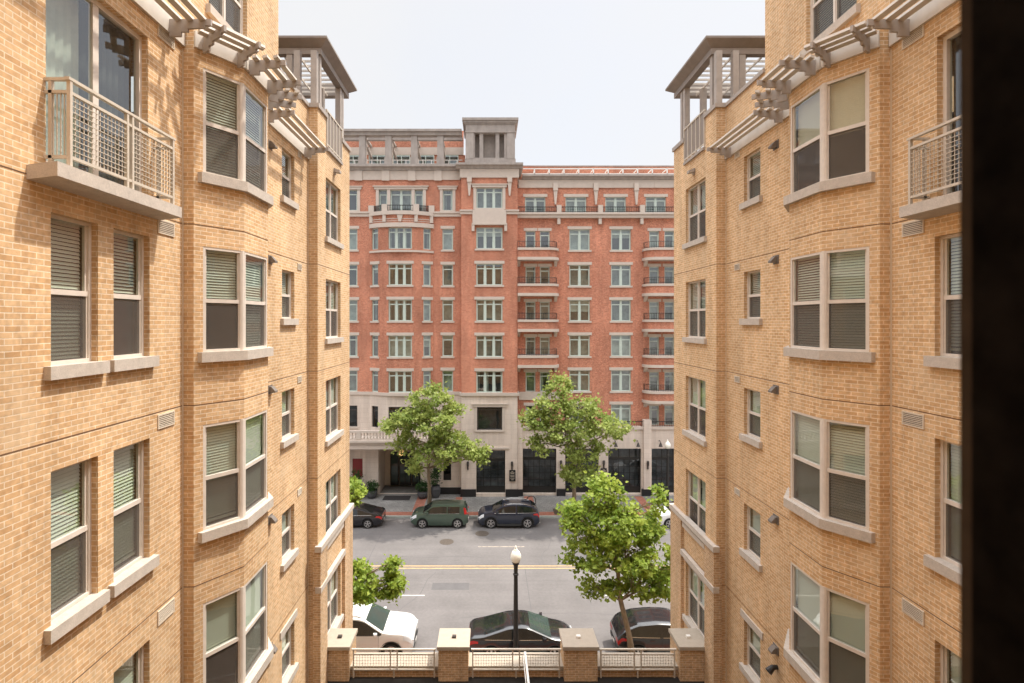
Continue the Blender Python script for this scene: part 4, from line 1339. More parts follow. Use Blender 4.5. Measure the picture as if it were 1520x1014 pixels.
for x0, x1 in ((-10.5, -9.45), (-5.82, -5.1), (-10.8, -10.52)):
    pla = MB(); pla.box(x0, x1, YL - 0.28, YL - 0.005, 0.721, 4.419)
    pla.build('stone_pilaster', M['stone'], red)
pj = MB(); pj.tube([(-7.65, YL + 0.6, 4.34), (-7.65, YL + 0.6, 3.85)], 0.02, 6); pj.lathe((-7.65, YL + 0.6, 3.3), [(0.06, 0), (0.2, 0.1), (0.22, 0.42), (0.08, 0.55)], 10)
pj.build('entrance_lantern', M['warm'], eno)
po_ = MB(); po_.box(-11.74, -10.86, YL + 0.05, YL + 0.1, 1.61, 3.19); po_.build('poster_case', M['poster'], red)
# lamps on the stone base
def wall_lamp(x, y, z, goose=False):
    m_ = MB()
    if goose:
        m_.tube([(x, y, z + 0.25), (x, y - 0.25, z + 0.35), (x, y - 0.45, z + 0.2)], 0.03, 6)
        m_.lathe((x, y - 0.48, z - 0.12), [(0.17, 0), (0.1, 0.2), (0.05, 0.33)], 10)
    else:
        m_.box(x - 0.06, x + 0.06, y - 0.10, y, z - 0.3, z + 0.3); m_.lathe((x, y - 0.12, z), [(0.07, 0), (0.1, 0.1), (0.1, 0.38), (0.05, 0.42)], 10)
    m_.build('wall_lamp', M['darkmetal'], red)
for x in (2.7 - 0.7, -1.75):
    wall_lamp(x, YT, 2.75)
for x in (6.2, 9.87, 13.58):
    wall_lamp(x, YB - (0.2 if x > 13 else 0), 2.75)
for x in (10.8, 12.7, 14.6, 4.4, 8.0):
    wall_lamp(x, YB, 4.55, True)
# roofs and flanks that close the block
rf = MB()
rf.quad((LX0, YL + 3.0, 28.3), (TX0, YL + 3.0, 28.3), (TX0, 62, 28.3), (LX0, 62, 28.3)); rf.quad((TX0, YT + 1, 28.2), (TX1, YT + 1, 28.2), (TX1, 62, 28.2), (TX0, 62, 28.2))
rf.quad((TX1, YR, 26.9), (RX1, YR, 26.9), (RX1, 62, 26.9), (TX1, 62, 26.9))
rf.build('roof', M['membrane'], red, recalc=False)
fk = MB()
fk.quad((LX0, YL, 0), (LX0, 62, 0), (LX0, 62, 28.4), (LX0, YL, 28.4), (-1, 0, 0)); fk.quad((RX1, YB, 0), (RX1, 62, 0), (RX1, 62, 27.2), (RX1, YB, 27.2), (1, 0, 0))
fk.quad((LX0, 62, 0), (RX1, 62, 0), (RX1, 62, 28), (LX0, 62, 28), (0, 1, 0))
fk.build('flank_wall', M['rbrick'], red, recalc=False)
# ------------------------------------------------------------------ ground, street, terrace
def sheet(name, m, x0, x1, y0, y1, z):
    b = MB(); b.quad((x0, y0, z), (x1, y0, z), (x1, y1, z), (x0, y1, z), (0, 0, 1))
    return struct(b.build(name, M[m], recalc=False))
KN, KF = 22.75, 40.0
sheet('ground', 'ground', -1200, 1200, -300, 2500, -0.03)
sheet('road', 'asphalt', -150, 150, KN, KF, 0.0)
def solid(name, m, x0, x1, y0, y1, z0, z1):
    b = MB(); b.box(x0, x1, y0, y1, z0, z1)
    return struct(b.build(name, M[m]))
solid('near_pavement', 'paver', -150, 150, 16.05, KN - 0.16, -0.02, 0.14)
solid('near_kerb', 'kerb', -150, 150, KN - 0.155, KN, -0.02, 0.15)
solid('far_pavement', 'paver', -150, 150, KF + 0.17, 46.5, -0.02, 0.14)
solid('far_kerb', 'kerb', -150, 150, KF, KF + 0.165, -0.02, 0.15)
for (x0, x1, y0, y1) in ((-150, 150, KF + 0.17, KF + 0.95), (-6.0, -5.2, KF + 0.955, 44.6), (-2.75, -2.2, KF + 0.955, 44.4), (3.0, 3.75, KF + 0.955, 44.6), (12.4, 13.1, KF + 0.955, 44.6)):
    sheet('brick_paving', 'rpaver', x0, x1, y0, y1, 0.144)
sheet('brick_paving', 'rpaver', -150, 150, KN - 1.2, KN - 0.165, 0.144)
for dy in (0.0, 0.31):
    sheet('lane_line', 'ypaint', -150, 150, 31.80 + dy, 31.92 + dy, 0.004)
for k in range(-5, 6):
    sheet('lane_dash', 'wpaint', -6.5 + 12.2 * k, -3.5 + 12.2 * k, 28.66, 28.75, 0.004)
M['worn'] = mat('worn_paint_line', (0.34, 0.29, 0.24), 0.9, noise=0.4, scale=5)
for k in range(-5, 6):
    sheet('lane_dash', 'worn', -0.7 + 12.2 * k, 2.4 + 12.2 * k, 34.88, 34.97, 0.004)
for (x, y) in ((-2.85, 35.7), (-0.45, 37.1)):
    b = MB(); b.lathe((x, y, 0.0), [(0.48, 0.0), (0.48, 0.008), (0.40, 0.010)], 24)
    tag(b.build('manhole_cover', M['iron']), 'rusty round manhole cover in the asphalt ' + ('nearer the green hatchback' if x < -2 else 'nearer the navy crossover'), 'manhole cover', 'manhole covers in the far lane')
# darker patched strips in the asphalt
M['patch'] = mat('asphalt_patch', (0.112, 0.106, 0.107), 0.92, noise=0.2, scale=2, fine=50)
for (x0, x1, y0, y1) in ((-150, 150, 36.95, 37.0), (-150, 150, 30.3, 30.33), (2.2, 2.24, KN, 31.8), (-7.6, -7.56, 32.3, 37)):
    sheet('road_seam', 'patch', x0, x1, y0, y1, 0.003)
def crack(pts, w, m='patch'):
    b = MB()
    for (p, q) in zip(pts, pts[1:]):
        d = (Vector(q) - Vector(p)); n = Vector((-d.y, d.x)).normalized() * (w / 2)
        b.quad((p[0] - n.x, p[1] - n.y, 0.0035), (q[0] - n.x, q[1] - n.y, 0.0035), (q[0] + n.x, q[1] + n.y, 0.0035), (p[0] + n.x, p[1] + n.y, 0.0035), (0, 0, 1))
    struct(b.build('road_crack', M[m], recalc=False))
rc = random.Random(4)
for (x, y, dx, dy, n) in ((-5.2, 24.9, 0.25, 0.75, 9), (3.1, 32.3, 0.12, 0.6, 7), (-1.5, 26.5, 0.9, 0.05, 8), (-8.5, 33.4, 0.85, 0.04, 10), (4.8, 36.0, 0.75, -0.12, 8)):
    pts = [(x, y)]
    for _ in range(n):
        pts.append((pts[-1][0] + dx + rc.uniform(-0.25, 0.25), pts[-1][1] + dy + rc.uniform(-0.2, 0.2)))
    crack(pts, 0.035)
for (x0, x1, y0, y1) in ((-3.2, -1.1, 29.3, 30.1), (5.0, 8.6, 33.0, 34.2), (-9.0, -6.4, 25.6, 26.6)):
    sheet('road_patch', 'patch', x0, x1, y0, y1, 0.0025)
for (x, y, w, d) in ((-4.6, 41.0, 2.4, 1.3), (6.4, 41.0, 2.6, 1.3), (6.2, 21.85, 1.6, 1.3), (-8.2, 21.85, 1.6, 1.3)):
    sheet('tree_pit', 'soil', x - w / 2, x + w / 2, y - d / 2, y + d / 2, 0.149)

# raised terrace between the wings
YW0, YW1 = 15.45, 16.02
solid('terrace', 'membrane', XC - HALF + 0.001, XC + HALF - 0.001, 0.6, YW0 - 0.002, 4.2, 4.52)
pw_ = thing('parapet_wall', 'low tan brick parapet with stone coping and capped piers, above the street', 'wall', (XC, 15.7, 0))
b = MB(); b.box(XC - HALF + FP + 0.002, XC + HALF - FP - 0.002, YW0, YW1, 0, 4.74)
b.build('brick_wall', M['ybrick_dark'], pw_)
b = MB(); b.box(XC - HALF + FP + 0.003, XC + HALF - FP - 0.003, YW0 - 0.04, YW1 + 0.04, 4.742, 4.86)
b.build('coping', M['capstone'], pw_)
for x0, x1 in ((-4.86, -4.03), (-1.50, -0.55), (2.17, 3.22), (5.55, 6.42)):
    b = MB(); b.box(x0 + 0.04, x1 - 0.04, 15.26, 16.10, 0.0, 5.45); po = b.build('pier', M['ybrick_dark'], pw_)
    b = MB(); b.box(x0, x1, 15.2, 16.14, 5.452, 5.555); b.build('cap', M['capstone'], po)
    b = MB(); xm = (x0 + x1) / 2; b.box(xm - 0.06, xm + 0.06, 15.62, 15.72, 5.556, 5.615); b.build('cap_light', M['white' if x0 > 2 else 'darkmetal'], po)
for n_, (x0, x1, where) in enumerate(((-4.02, -1.53, 'in front of the white SUV'), (-0.52, 2.14, 'before the lamp post'), (3.24, 5.52, 'in front of the street tree trunk'))):
    rt = thing('terrace_railing', 'beige railing with wire mesh on the parapet, ' + where, 'railing', ((x0 + x1) / 2, 15.36, 4.6), 'railings on the terrace parapet')
    xm = (x0 + x1) / 2
    rail_panel('rail_frame', rt, lambda u, p, z: (u, 15.36 + p, z), x0 + 0.05, x1 - 0.05, 4.78, 5.41, (x0 + 0.06, xm - 0.1, xm + 0.1, x1 - 0.06), legs=0.0, wire=0.009, pitch=0.075)
    b = MB()
    for x in (x0 + 0.06, xm, x1 - 0.06):
        b.box(x - 0.02, x + 0.02, 15.345, 15.375, 4.56, 4.785)
        b.box(x - 0.012, x + 0.012, 15.376, 15.45, 4.60, 4.66)
    b.build('stanchion', M['rail'], rt)
dv = thing('divider_railing', 'pale metal divider rail running back from the middle of the parapet railing', 'railing', (1.07, 12.0, 4.66))
b = MB(); b.box(1.04, 1.10, 8.0, 15.30, 5.32, 5.37); b.box(1.00, 1.02, 8.0, 15.30, 5.25, 5.28)
for y in (8.0, 9.8, 11.6, 13.4, 15.2):
    b.box(1.05, 1.09, y - 0.02, y + 0.02, 4.66, 5.32)
dvo = b.build('top_rail', M['white'], dv)

# the dark window the view is taken from
ow = thing('window_frame', 'dark window jamb close to the viewer, along the right edge of the view', 'window frame', (0.45, 0.31, 14.5))
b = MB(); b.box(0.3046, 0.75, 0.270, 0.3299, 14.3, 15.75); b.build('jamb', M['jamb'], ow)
b = MB(); b.box(0.3245, 0.75, 0.330, 0.360, 14.3, 15.75); b.build('jamb_edge', M['jambedge'], ow)  # strip coloured lighter brown for the light this edge catches
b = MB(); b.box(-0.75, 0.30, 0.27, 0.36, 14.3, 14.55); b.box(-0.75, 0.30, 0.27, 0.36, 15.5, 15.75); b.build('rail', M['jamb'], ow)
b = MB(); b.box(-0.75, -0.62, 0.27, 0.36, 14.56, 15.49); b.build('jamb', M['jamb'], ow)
b = MB()
x0, x1, y0, y1, z0, z1 = -1.6, 1.6, -2.4, 0.40, 13.4, 16.2
for q in (((x0, y0, z0), (x1, y0, z0), (x1, y1, z0), (x0, y1, z0)), ((x0, y0, z1), (x1, y0, z1), (x1, y1, z1), (x0, y1, z1)), ((x0, y0, z0), (x1, y0, z0), (x1, y0, z1), (x0, y0, z1)),
          ((x0, y0, z0), (x0, y1, z0), (x0, y1, z1), (x0, y0, z1)), ((x1, y0, z0), (x1, y1, z0), (x1, y1, z1), (x1, y0, z1))):
    b.quad(*q)
struct(b.build('room_walls', M['roomwall'], recalc=False))
b = MB()
fw = Fr((0, 0.42), (1, 0), (0, 1))
wall(b, fw, XC - HALF, XC + HALF, 4.3, 24.4, [(-0.72, 0.72, 14.32, 15.72)], 0.05)
struct(b.build('court_wall', M['ybrick'], recalc=False))

# ------------------------------------------------------------------ street furniture
def lamp_post(x, y, label, h=4.75):
    t = thing('street_lamp', label, 'street lamp', (x, y, 0.14), 'globe street lamps')
    b = MB(); b.lathe((x, y, 0.14), [(0.24, 0), (0.24, 0.25), (0.17, 0.35), (0.19, 0.6), (0.12, 0.75), (0.105, 1.0), (0.10, 2.5), (0.085, h - 0.55), (0.115, h - 0.53), (0.115, h - 0.48), (0.085, h - 0.45), (0.09, h - 0.15), (0.13, h - 0.08), (0.16, h)], 14)
    b.build('post', M['black'], t, smooth=False)
    b = MB(); b.lathe((x, y, 0.14 + h), [(0.11, 0), (0.19, 0.07), (0.225, 0.2), (0.22, 0.32), (0.17, 0.44), (0.10, 0.50)], 18)
    b.build('globe', M['globe'], t, smooth=True)
    b = MB(); b.lathe((x, y, 0.14 + h + 0.505), [(0.085, 0), (0.095, 0.03), (0.045, 0.10), (0.05, 0.14), (0.02, 0.2)], 12)
    b.build('finial', M['globe'], t)
lamp_post(1.16, 22.2, 'black post with a cream acorn globe, standing in front of the black sedan', 4.66)
lamp_post(13.95, 40.75, 'black post with a cream globe, across the street beside the white car', 5.0)
def sign(x, y, z, w, h, label):
    t = thing('menu_sign', label, 'sign', (x, y, z), 'black signs on the stone piers')
    b = MB(); b.box(x - w / 2, x + w / 2, y - 0.07, y, z - h / 2, z + h / 2); b.build('board', M['black'], t)
    b = MB()
    for i, (zz, ww) in enumerate(((0.38, 0.2), (0.27, 0.5), (0.20, 0.42), (0.05, 0.5), (-0.08, 0.46), (-0.22, 0.5), (-0.36, 0.3))):
        b.box(x - w * ww / 1.4, x + w * ww / 1.4, y - 0.074, y - 0.071, z + zz * h - 0.016, z + zz * h + 0.016)
    b.build('lettering', M['vent'], t)
sign(2.03, YT - 0.02, 1.95, 0.52, 0.95, 'black sign board with rows of pale lettering on the stone pier behind the navy crossover')
sign(9.87, YB - 0.02, 2.05, 0.50, 0.85, 'black sign board on the stone pier partly behind the near street tree')
def planter(x, y, kind, label):
    t = thing('planter', label, 'planter', (x, y, 0.14), 'planters by the entrance')
    b = MB()
    if kind == 'tall':
        b.lathe((x, y, 0.15), [(0.26, 0), (0.36, 0.25), (0.40, 0.75), (0.34, 0.98), (0.36, 1.02), (0.31, 1.02), (0.30, 0.9)], 16); top = 1.1
    else:
        b.lathe((x, y, 0.15), [(0.27, 0), (0.42, 0.22), (0.44, 0.48), (0.38, 0.60), (0.40, 0.64), (0.34, 0.64), (0.33, 0.55)], 16); top = 0.7
    b.build('pot', M['potgrey'], t)
    tall = 1.5 if kind == 'tall' else 0.7
    leaves('shrub', t, [(x, y, 0.15 + top + tall * 0.45, 0.42, 0.42, tall * 0.55, 1.0)], 26, 34, 0.10, 'leaf_pot', random.Random(int(x * 100)), 0.14)
def leaves(name, par, lobes, ncl, nper, size, m, rnd, spread=0.3, droop=0.25):
    vs, fs, tint = [], [], []
    tot = sum(l[6] for l in lobes)
    centres = []
    for (cx, cy, cz, rx, ry, rz, wgt) in lobes:
        for _ in range(max(1, int(ncl * wgt / tot))):
            while True:
                a, b_, c = rnd.uniform(-1, 1), rnd.uniform(-1, 1), rnd.uniform(-1, 1)
                rr_ = a * a + b_ * b_ + c * c
                if 0.12 < rr_ < 1.0:
                    break
            k = rr_ ** -0.18
            centres.append((cx + a * rx * k, cy + b_ * ry * k, cz + c * rz * k))
    for (x, y, z) in centres:
        ct = rnd.uniform(0, 0.55)
        sp = spread * rnd.uniform(0.6, 1.25)
        n = int(nper * rnd.uniform(0.6, 1.3))
        for _ in range(n):
            p = Vector((rnd.gauss(x, sp), rnd.gauss(y, sp), rnd.gauss(z, sp * 0.75)))
            nrm = Vector((rnd.gauss(0, 0.55), rnd.gauss(0, 0.55), rnd.uniform(0.15, 1.0))).normalized()
            ax = Vector((rnd.uniform(-1, 1), rnd.uniform(-1, 1), rnd.uniform(-1, 1) - droop))
            ax = (ax - nrm * ax.dot(nrm)).normalized()
            sd = ax.cross(nrm)
            l = size * rnd.uniform(0.65, 1.35); w = l * rnd.uniform(0.38, 0.52)
            i = len(vs)
            fold = nrm * (l * 0.10)
            vs += [p, p + ax * (l * 0.42) + sd * w + fold, p + ax * l, p + ax * (l * 0.42) - sd * w + fold]
            fs += [(i, i + 1, i + 2), (i, i + 2, i + 3)]
            t_ = min(1, max(0, ct + rnd.uniform(0, 0.45)))
            tint += [t_] * 4
    r = par
    while r.parent:
        r = r.parent
    off = r.location
    me = bpy.data.meshes.new(name)
    me.from_pydata([tuple(v - off) for v in vs], [], fs)
    at_ = me.attributes.new('tint', 'FLOAT', 'POINT')
    at_.data.foreach_set('value', tint)
    me.materials.append(M[m])
    o = bpy.data.objects.new(name, me); COL.objects.link(o); o.parent = par
    return centres
planter(-9.85, 44.2, 'low', 'low grey pot with a leafy shrub, left of the entrance doors')
planter(-5.55, 44.1, 'low', 'low grey pot with a dark shrub, right of the entrance doors')
planter(-4.45, 44.3, 'tall', 'tall grey urn with an upright plant, behind the far left street tree')
planter(-11.1, 43.9, 'tall', 'tall dark urn with an upright plant, under the red poster')
dm = MB(); dm.box(-8.85, -6.6, 43.6, 44.7, 0.147, 0.165)
tag(dm.build('doormat', M['mat_dark']), 'dark doormat on the pavement before the canopied entrance', 'doormat')
bkr = MB()
bkr.tube([(3.05, 41.6, 0.14), (3.05, 41.6, 0.85)] + [(3.40 - 0.35 * math.cos(t), 41.6, 0.85 + 0.32 * math.sin(t)) for t in [math.pi * k / 8 for k in range(1, 8)]] + [(3.75, 41.6, 0.85), (3.75, 41.6, 0.14)], 0.035, 8)
tag(bkr.build('bike_rack', M['darkmetal'], smooth=False), 'dark hooped bicycle rack on the pavement behind the navy crossover', 'bike rack')
bol = MB(); bol.lathe((13.2, 40.6, 0.14), [(0.13, 0), (0.13, 0.1), (0.10, 0.14), (0.10, 1.05), (0.14, 1.12), (0.14, 1.38), (0.08, 1.5)], 12)
tag(bol.build('parking_meter', M['black']), 'black kerbside meter post next to the white car', 'parking meter')

# ------------------------------------------------------------------ trees
def tree(label, base, trunk, lobes, ncl, nper, size, m, seed, spread, r0):
    rnd = random.Random(seed)
    t = thing('street_tree', label, 'tree', base, 'street trees')
    tb = MB()
    pts = [base] + trunk
    rad = [r0 * (1 - 0.55 * i / (len(pts) - 1)) for i in range(len(pts))]
    rad[0] = r0 * 1.35
    tb.tube(pts, rad, 9)
    to = tb.build('trunk', M['bark'], t, smooth=True)
    cen = leaves('crown', t, lobes, ncl, nper, size, m, rnd, spread)
    lb = MB()
    heads = [Vector(p) for p in trunk]
    for (cx, cy, cz, rx, ry, rz, w) in lobes:
        c = Vector((cx, cy, cz))
        cand = [h for h in heads if h.z < c.z - 0.1] or [heads[0]]
        h = min(cand, key=lambda q: (q - c).length)
        mid = h.lerp(c, 0.5) + Vector((rnd.uniform(-0.2, 0.2), rnd.uniform(-0.2, 0.2), rnd.uniform(-0.25, 0.1)))
        lb.tube([h, mid, c], [r0 * 0.42, r0 * 0.28, r0 * 0.15], 6)
        near = [Vector(q) for q in cen if (Vector(q) - c).length < max(rx, ry, rz) * 1.25]
        rnd.shuffle(near)
        for q in near[:16]:
            s_ = mid.lerp(c, rnd.uniform(0.1, 1.0))
            k = s_.lerp(q, 0.55) + Vector((rnd.uniform(-0.15, 0.15), rnd.uniform(-0.15, 0.15), rnd.uniform(-0.1, 0.15)))
            lb.tube([s_, k, q], [r0 * 0.13, r0 * 0.09, 0.008], 5)
    lb.build('branch', M['bark'], to, smooth=True)

tree('bright green tree by the near kerb, its trunk leaning before the black hatchback', (6.2, 22.2, 0.14),
     [(5.95, 22.2, 1.8), (5.6, 22.2, 3.2), (5.5, 22.25, 4.4), (5.2, 22.25, 5.6), (4.9, 22.25, 7.0)],
     [(4.9, 22.5, 7.55, 0.95, 0.9, 0.8, 1.3), (3.9, 22.2, 6.75, 0.95, 1.0, 0.65, 1.2), (5.4, 22.2, 6.5, 1.3, 1.3, 0.8, 1.8), (6.6, 22.6, 6.35, 0.95, 1.0, 0.8, 1.2),
      (4.3, 22.2, 5.35, 1.2, 1.2, 0.7, 1.5), (5.8, 22.2, 5.3, 1.3, 1.4, 0.8, 1.8), (7.1, 22.2, 5.0, 0.9, 1.1, 0.9, 1.3), (4.75, 22.2, 3.85, 0.65, 0.7, 0.5, 0.6),
      (6.5, 22.2, 3.9, 0.75, 0.8, 0.55, 0.7), (7.4, 22.2, 4.0, 0.6, 0.8, 0.6, 0.6), (7.2, 22.5, 7.3, 0.35, 0.5, 0.5, 0.3)],
     255, 46, 0.175, 'leaf_near', 3, 0.17, 0.13)
tree('bright green tree over the white SUV, mostly hidden by the left wing', (-8.2, 22.2, 0.14),
     [(-8.1, 22.2, 1.8), (-7.9, 22.2, 3.2), (-7.8, 22.2, 4.8), (-7.6, 22.2, 6.6)],
     [(-7.6, 22.2, 7.6, 1.1, 1.0, 0.8, 1.2), (-6.2, 22.2, 7.85, 0.85, 0.8, 0.42, 0.7), (-5.6, 22.2, 7.5, 0.5, 0.5, 0.3, 0.3), (-8.6, 22.2, 6.2, 1.3, 1.2, 0.9, 1.4), (-7.3, 22.2, 5.9, 0.9, 1.2, 0.8, 1.0),
      (-5.75, 22.2, 4.05, 0.95, 0.9, 0.72, 1.7), (-4.75, 22.2, 3.75, 0.9, 0.7, 0.5, 1.0), (-3.75, 22.2, 4.05, 0.5, 0.5, 0.3, 0.6), (-4.2, 22.3, 4.75, 0.28, 0.3, 0.3, 0.3), (-7.4, 22.2, 4.2, 1.0, 1.0, 0.8, 1.0)],
     190, 42, 0.175, 'leaf_near', 8, 0.15, 0.14)
tree('spreading green tree on the far pavement, in front of the canopied entrance', (-4.6, 40.9, 0.14),
     [(-4.62, 40.9, 2.0), (-4.7, 40.8, 3.6), (-4.6, 40.7, 5.5), (-4.5, 40.6, 7.6)],
     [(-4.4, 39.4, 9.25, 1.45, 1.4, 0.95, 1.6), (-5.6, 39.2, 7.85, 1.5, 1.5, 0.95, 1.6), (-6.7, 39.4, 7.0, 1.1, 1.3, 0.8, 1.1), (-4.0, 38.8, 7.5, 1.5, 1.7, 0.9, 1.7),
      (-2.9, 39.2, 6.1, 1.5, 1.6, 0.6, 1.3), (-1.3, 39.3, 5.5, 1.2, 1.2, 0.55, 1.0), (-3.8, 38.8, 5.3, 1.7, 1.6, 0.8, 1.6), (-6.3, 39.6, 5.7, 1.0, 1.2, 0.5, 0.7), (-5.6, 39.6, 4.1, 0.6, 0.7, 0.6, 0.5), (-2.6, 39.6, 8.5, 0.7, 0.8, 0.5, 0.5), (-0.6, 39.5, 4.9, 0.6, 0.7, 0.4, 0.4)],
     240, 34, 0.235, 'leaf_far', 21, 0.23, 0.15)
tree('spreading green tree on the far pavement, behind the bright near tree', (6.7, 40.9, 0.14),
     [(6.7, 40.9, 2.0), (6.6, 40.8, 3.6), (6.5, 40.7, 5.5), (6.0, 40.6, 7.6)],
     [(5.3, 39.5, 9.9, 0.9, 1.0, 0.95, 1.0), (4.7, 39.2, 8.5, 1.5, 1.5, 0.85, 1.6), (7.1, 39.2, 8.7, 1.4, 1.4, 0.8, 1.4), (3.4, 39.4, 7.6, 1.1, 1.2, 0.6, 0.9), (5.6, 38.8, 7.0, 1.6, 1.7, 0.8, 1.6),
      (8.3, 39.2, 7.3, 1.5, 1.6, 0.8, 1.5), (9.8, 39.4, 6.9, 0.9, 1.1, 0.6, 0.7), (4.2, 39.3, 5.9, 1.3, 1.3, 0.6, 1.0), (7.0, 39.0, 5.4, 1.3, 1.5, 0.7, 1.0), (6.8, 39.3, 3.7, 1.3, 1.2, 0.9, 1.4), (8.6, 39.6, 5.7, 0.7, 0.9, 0.5, 0.4)],
     240, 34, 0.235, 'leaf_far', 33, 0.23, 0.16)
# ------------------------------------------------------------------ cars
def lerp_prof(prof, x):
    if x <= prof[0][0]:
        return prof[0][1]
    for (xa, za), (xb, zb) in zip(prof, prof[1:]):
        if x <= xb:
            t = (x - xa) / max(1e-6, xb - xa)
            return za + (zb - za) * t
    return prof[-1][1]

def car(label, paint, loc, rot, Ln, W, H, prof, belt, cab, wheels, rw=0.34, tail='low', ws='cglass', belt_rise=0.0, spokes=5, clad=False, sunroof=False, rails=False):
    """x runs from the rear bumper (0) to the front (Ln); prof = roofline; cab = rear glass foot, roof back, roof front, windscreen foot"""
    t = thing('parked_car', label, 'car', (loc[0], loc[1], 0.0), 'cars parked along both kerbs', rot)
    def build(mb, name, m, par=t, smooth=False):
        me = bpy.data.meshes.new(name)
        me.from_pydata([tuple(v) for v in mb.v], [], mb.f)
        bm = bmesh.new(); bm.from_mesh(me); bmesh.ops.recalc_face_normals(bm, faces=bm.faces); bm.to_mesh(me); bm.free()
        me.materials.append(M[m])
        if smooth:
            me.polygons.foreach_set('use_smooth', [True] * len(me.polygons))
        o = bpy.data.objects.new(name, me); COL.objects.link(o); o.parent = par
        return o
    def top(x):
        return sum(lerp_prof(prof, x + d) * w for d, w in ((-0.14, 1), (-0.07, 2), (0, 3), (0.07, 2), (0.14, 1))) / 9.0
    def hw(x):
        q = (x - Ln / 2) / (Ln / 2)
        return W / 2 * (1 - 0.035 * q * q - 0.13 * abs(q) ** 7)
    def bel(x):
        return belt + belt_rise * (1 - x / Ln)
    ra = rw + 0.07
    def section(x):
        zt = top(x)
        q = abs((x - Ln / 2) / (Ln / 2))
        zb = 0.21 + 0.16 * max(0, q - 0.86) / 0.14
        arch = 0
        for xw in wheels:
            if abs(x - xw) < ra:
                arch = max(arch, rw + math.sqrt(ra * ra - (x - xw) ** 2))
        zb2 = max(zb, arch)
        h = hw(x)
        zbelt = min(bel(x), zt - 0.09)
        e = max(0.0, zt - 0.07 - zbelt)
        ye = h - 0.045 - 0.30 * max(0, e - 0.02)
        z1 = max(zb2 + 0.012, 0.46)
        z2 = max(zb2 + 0.024, min(0.70, zbelt - 0.08))
        return [(h - 0.07 if not arch else h - 0.01, zb2), (h - 0.005, z1), (h, z2), (h - 0.03, max(zbelt, z2 + 0.01)), (ye, max(zt - 0.05, z2 + 0.03)), (ye - 0.07, zt - 0.012), (ye * 0.55, zt + 0.012), (0.0, zt + 0.02)]
    xs = sorted(set([Ln * i / 84 for i in range(85)] + [xw + s * ra * k for xw in wheels for s in (-1, 1) for k in (0.6, 0.8, 0.92, 0.995, 1.005)]))
    xs = [x for x in xs if 0 <= x <= Ln]
    b = MB()
    secs = []
    for x in xs:
        s = section(x)
        full = [(y, z) for y, z in s] + [(-y, z) for y, z in reversed(s[:-1])]
        secs.append(full)
    n = len(secs[0])
    for x, f in zip(xs, secs):
        b.v += [(x - Ln / 2, y, z) for y, z in f]
    for i in range(len(xs) - 1):
        for k in range(n - 1):
            b.f.append((i * n + k, i * n + k + 1, (i + 1) * n + k + 1, (i + 1) * n + k))
    b.f.append(tuple(range(n))); b.f.append(tuple((len(xs) - 1) * n + k for k in reversed(range(n))))
    body = build(b, 'body', paint, smooth=True)
    try:
        body.data.set_sharp_from_angle(angle=math.radians(34))
    except Exception:
        pass
    u = MB(); u.box(-Ln / 2 + 0.25, Ln / 2 - 0.25, -W / 2 + 0.2, W / 2 - 0.2, 0.19, 0.62)  # plain black box added to block light inside the open body shell
    build(u, 'underbody_light_block', 'plastic', body)
    xr0, xr1, xf1, xf0 = cab
    # side glass
    mids = [(xr1 + xf1) / 2 + 0.05]
    spans = [(xr0 + 0.10, mids[0] - 0.045), (mids[0] + 0.045, xf0 - 0.12)]
    if tail == 'box':
        spans = [(xr0 + 0.55, mids[0] - 0.03), (mids[0] + 0.03, xf0 - 0.12)]
    for sgn in (-1, 1):
        for (a, c) in spans:
            g = MB(); pts = []
            m_ = 26
            for k in range(m_ + 1):
                x = a + (c - a) * k / m_
                s = section(x)
                (y3, z3), (y4, z4) = s[3], s[4]
                lo, hi = z3 + 0.035, z4 - 0.045
                xx_edge = min(x - xr0, xf0 - x)
                if hi - lo < 0.02:
                    hi = lo + 0.004
                def yy(z):
                    return y3 + (y4 - y3) * (z - z3) / max(0.01, z4 - z3) + 0.008
                pts.append(((x - Ln / 2, sgn * yy(lo), lo), (x - Ln / 2, sgn * yy(hi), hi)))
            for (p, q), (r, s2) in zip(pts, pts[1:]):
                g.quad(p, r, s2, q)
            build(g, 'side_window', 'cglass', t)
            tr = MB(); tr.tube([(p[0], p[1] + sgn * 0.004, p[2] - 0.012) for p, q in pts[::5]], 0.012, 5)
            build(tr, 'window_trim', 'chrome' if paint != 'paint_white' else 'plastic', t)
    def topglass(name, a, c, m, ins=0.05):
        g = MB(); rows = []
        for k in range(13):
            x = a + (c - a) * k / 12
            s = section(x)
            ye, yq = s[5], s[6]
            i0 = ye[0] - ins
            def zz(y):
                y = abs(y)
                if y <= yq[0]:
                    return s[7][1] + (yq[1] - s[7][1]) * y / max(.01, yq[0])
                return yq[1] + (ye[1] - yq[1]) * (y - yq[0]) / max(.01, ye[0] - yq[0])
            rows.append([(x - Ln / 2, i0 * f, zz(i0 * f) + 0.010) for f in (-1, -0.75, -0.5, -0.25, 0, 0.25, 0.5, 0.75, 1)])
        for r0, r1 in zip(rows, rows[1:]):
            for k in range(8):
                g.quad(r0[k], r1[k], r1[k + 1], r0[k + 1])
        build(g, name, m, t, smooth=True)
    topglass('windscreen', xf1 + 0.04, xf0 - 0.05, ws, 0.005)
    if tail != 'box':
        topglass('rear_window', xr0 + 0.06, xr1 - 0.05, 'cglass')
    else:
        g = MB(); h = hw(0.1) - 0.25
        z0, z1 = belt + 0.08, H - 0.16
        g.quad((-Ln / 2 - 0.012 + 0.03, -h, z0), (-Ln / 2 - 0.012 + 0.03, h, z0), (-Ln / 2 + 0.10, h - 0.08, z1), (-Ln / 2 + 0.10, -h + 0.08, z1))
        build(g, 'rear_window', 'cglass', t)
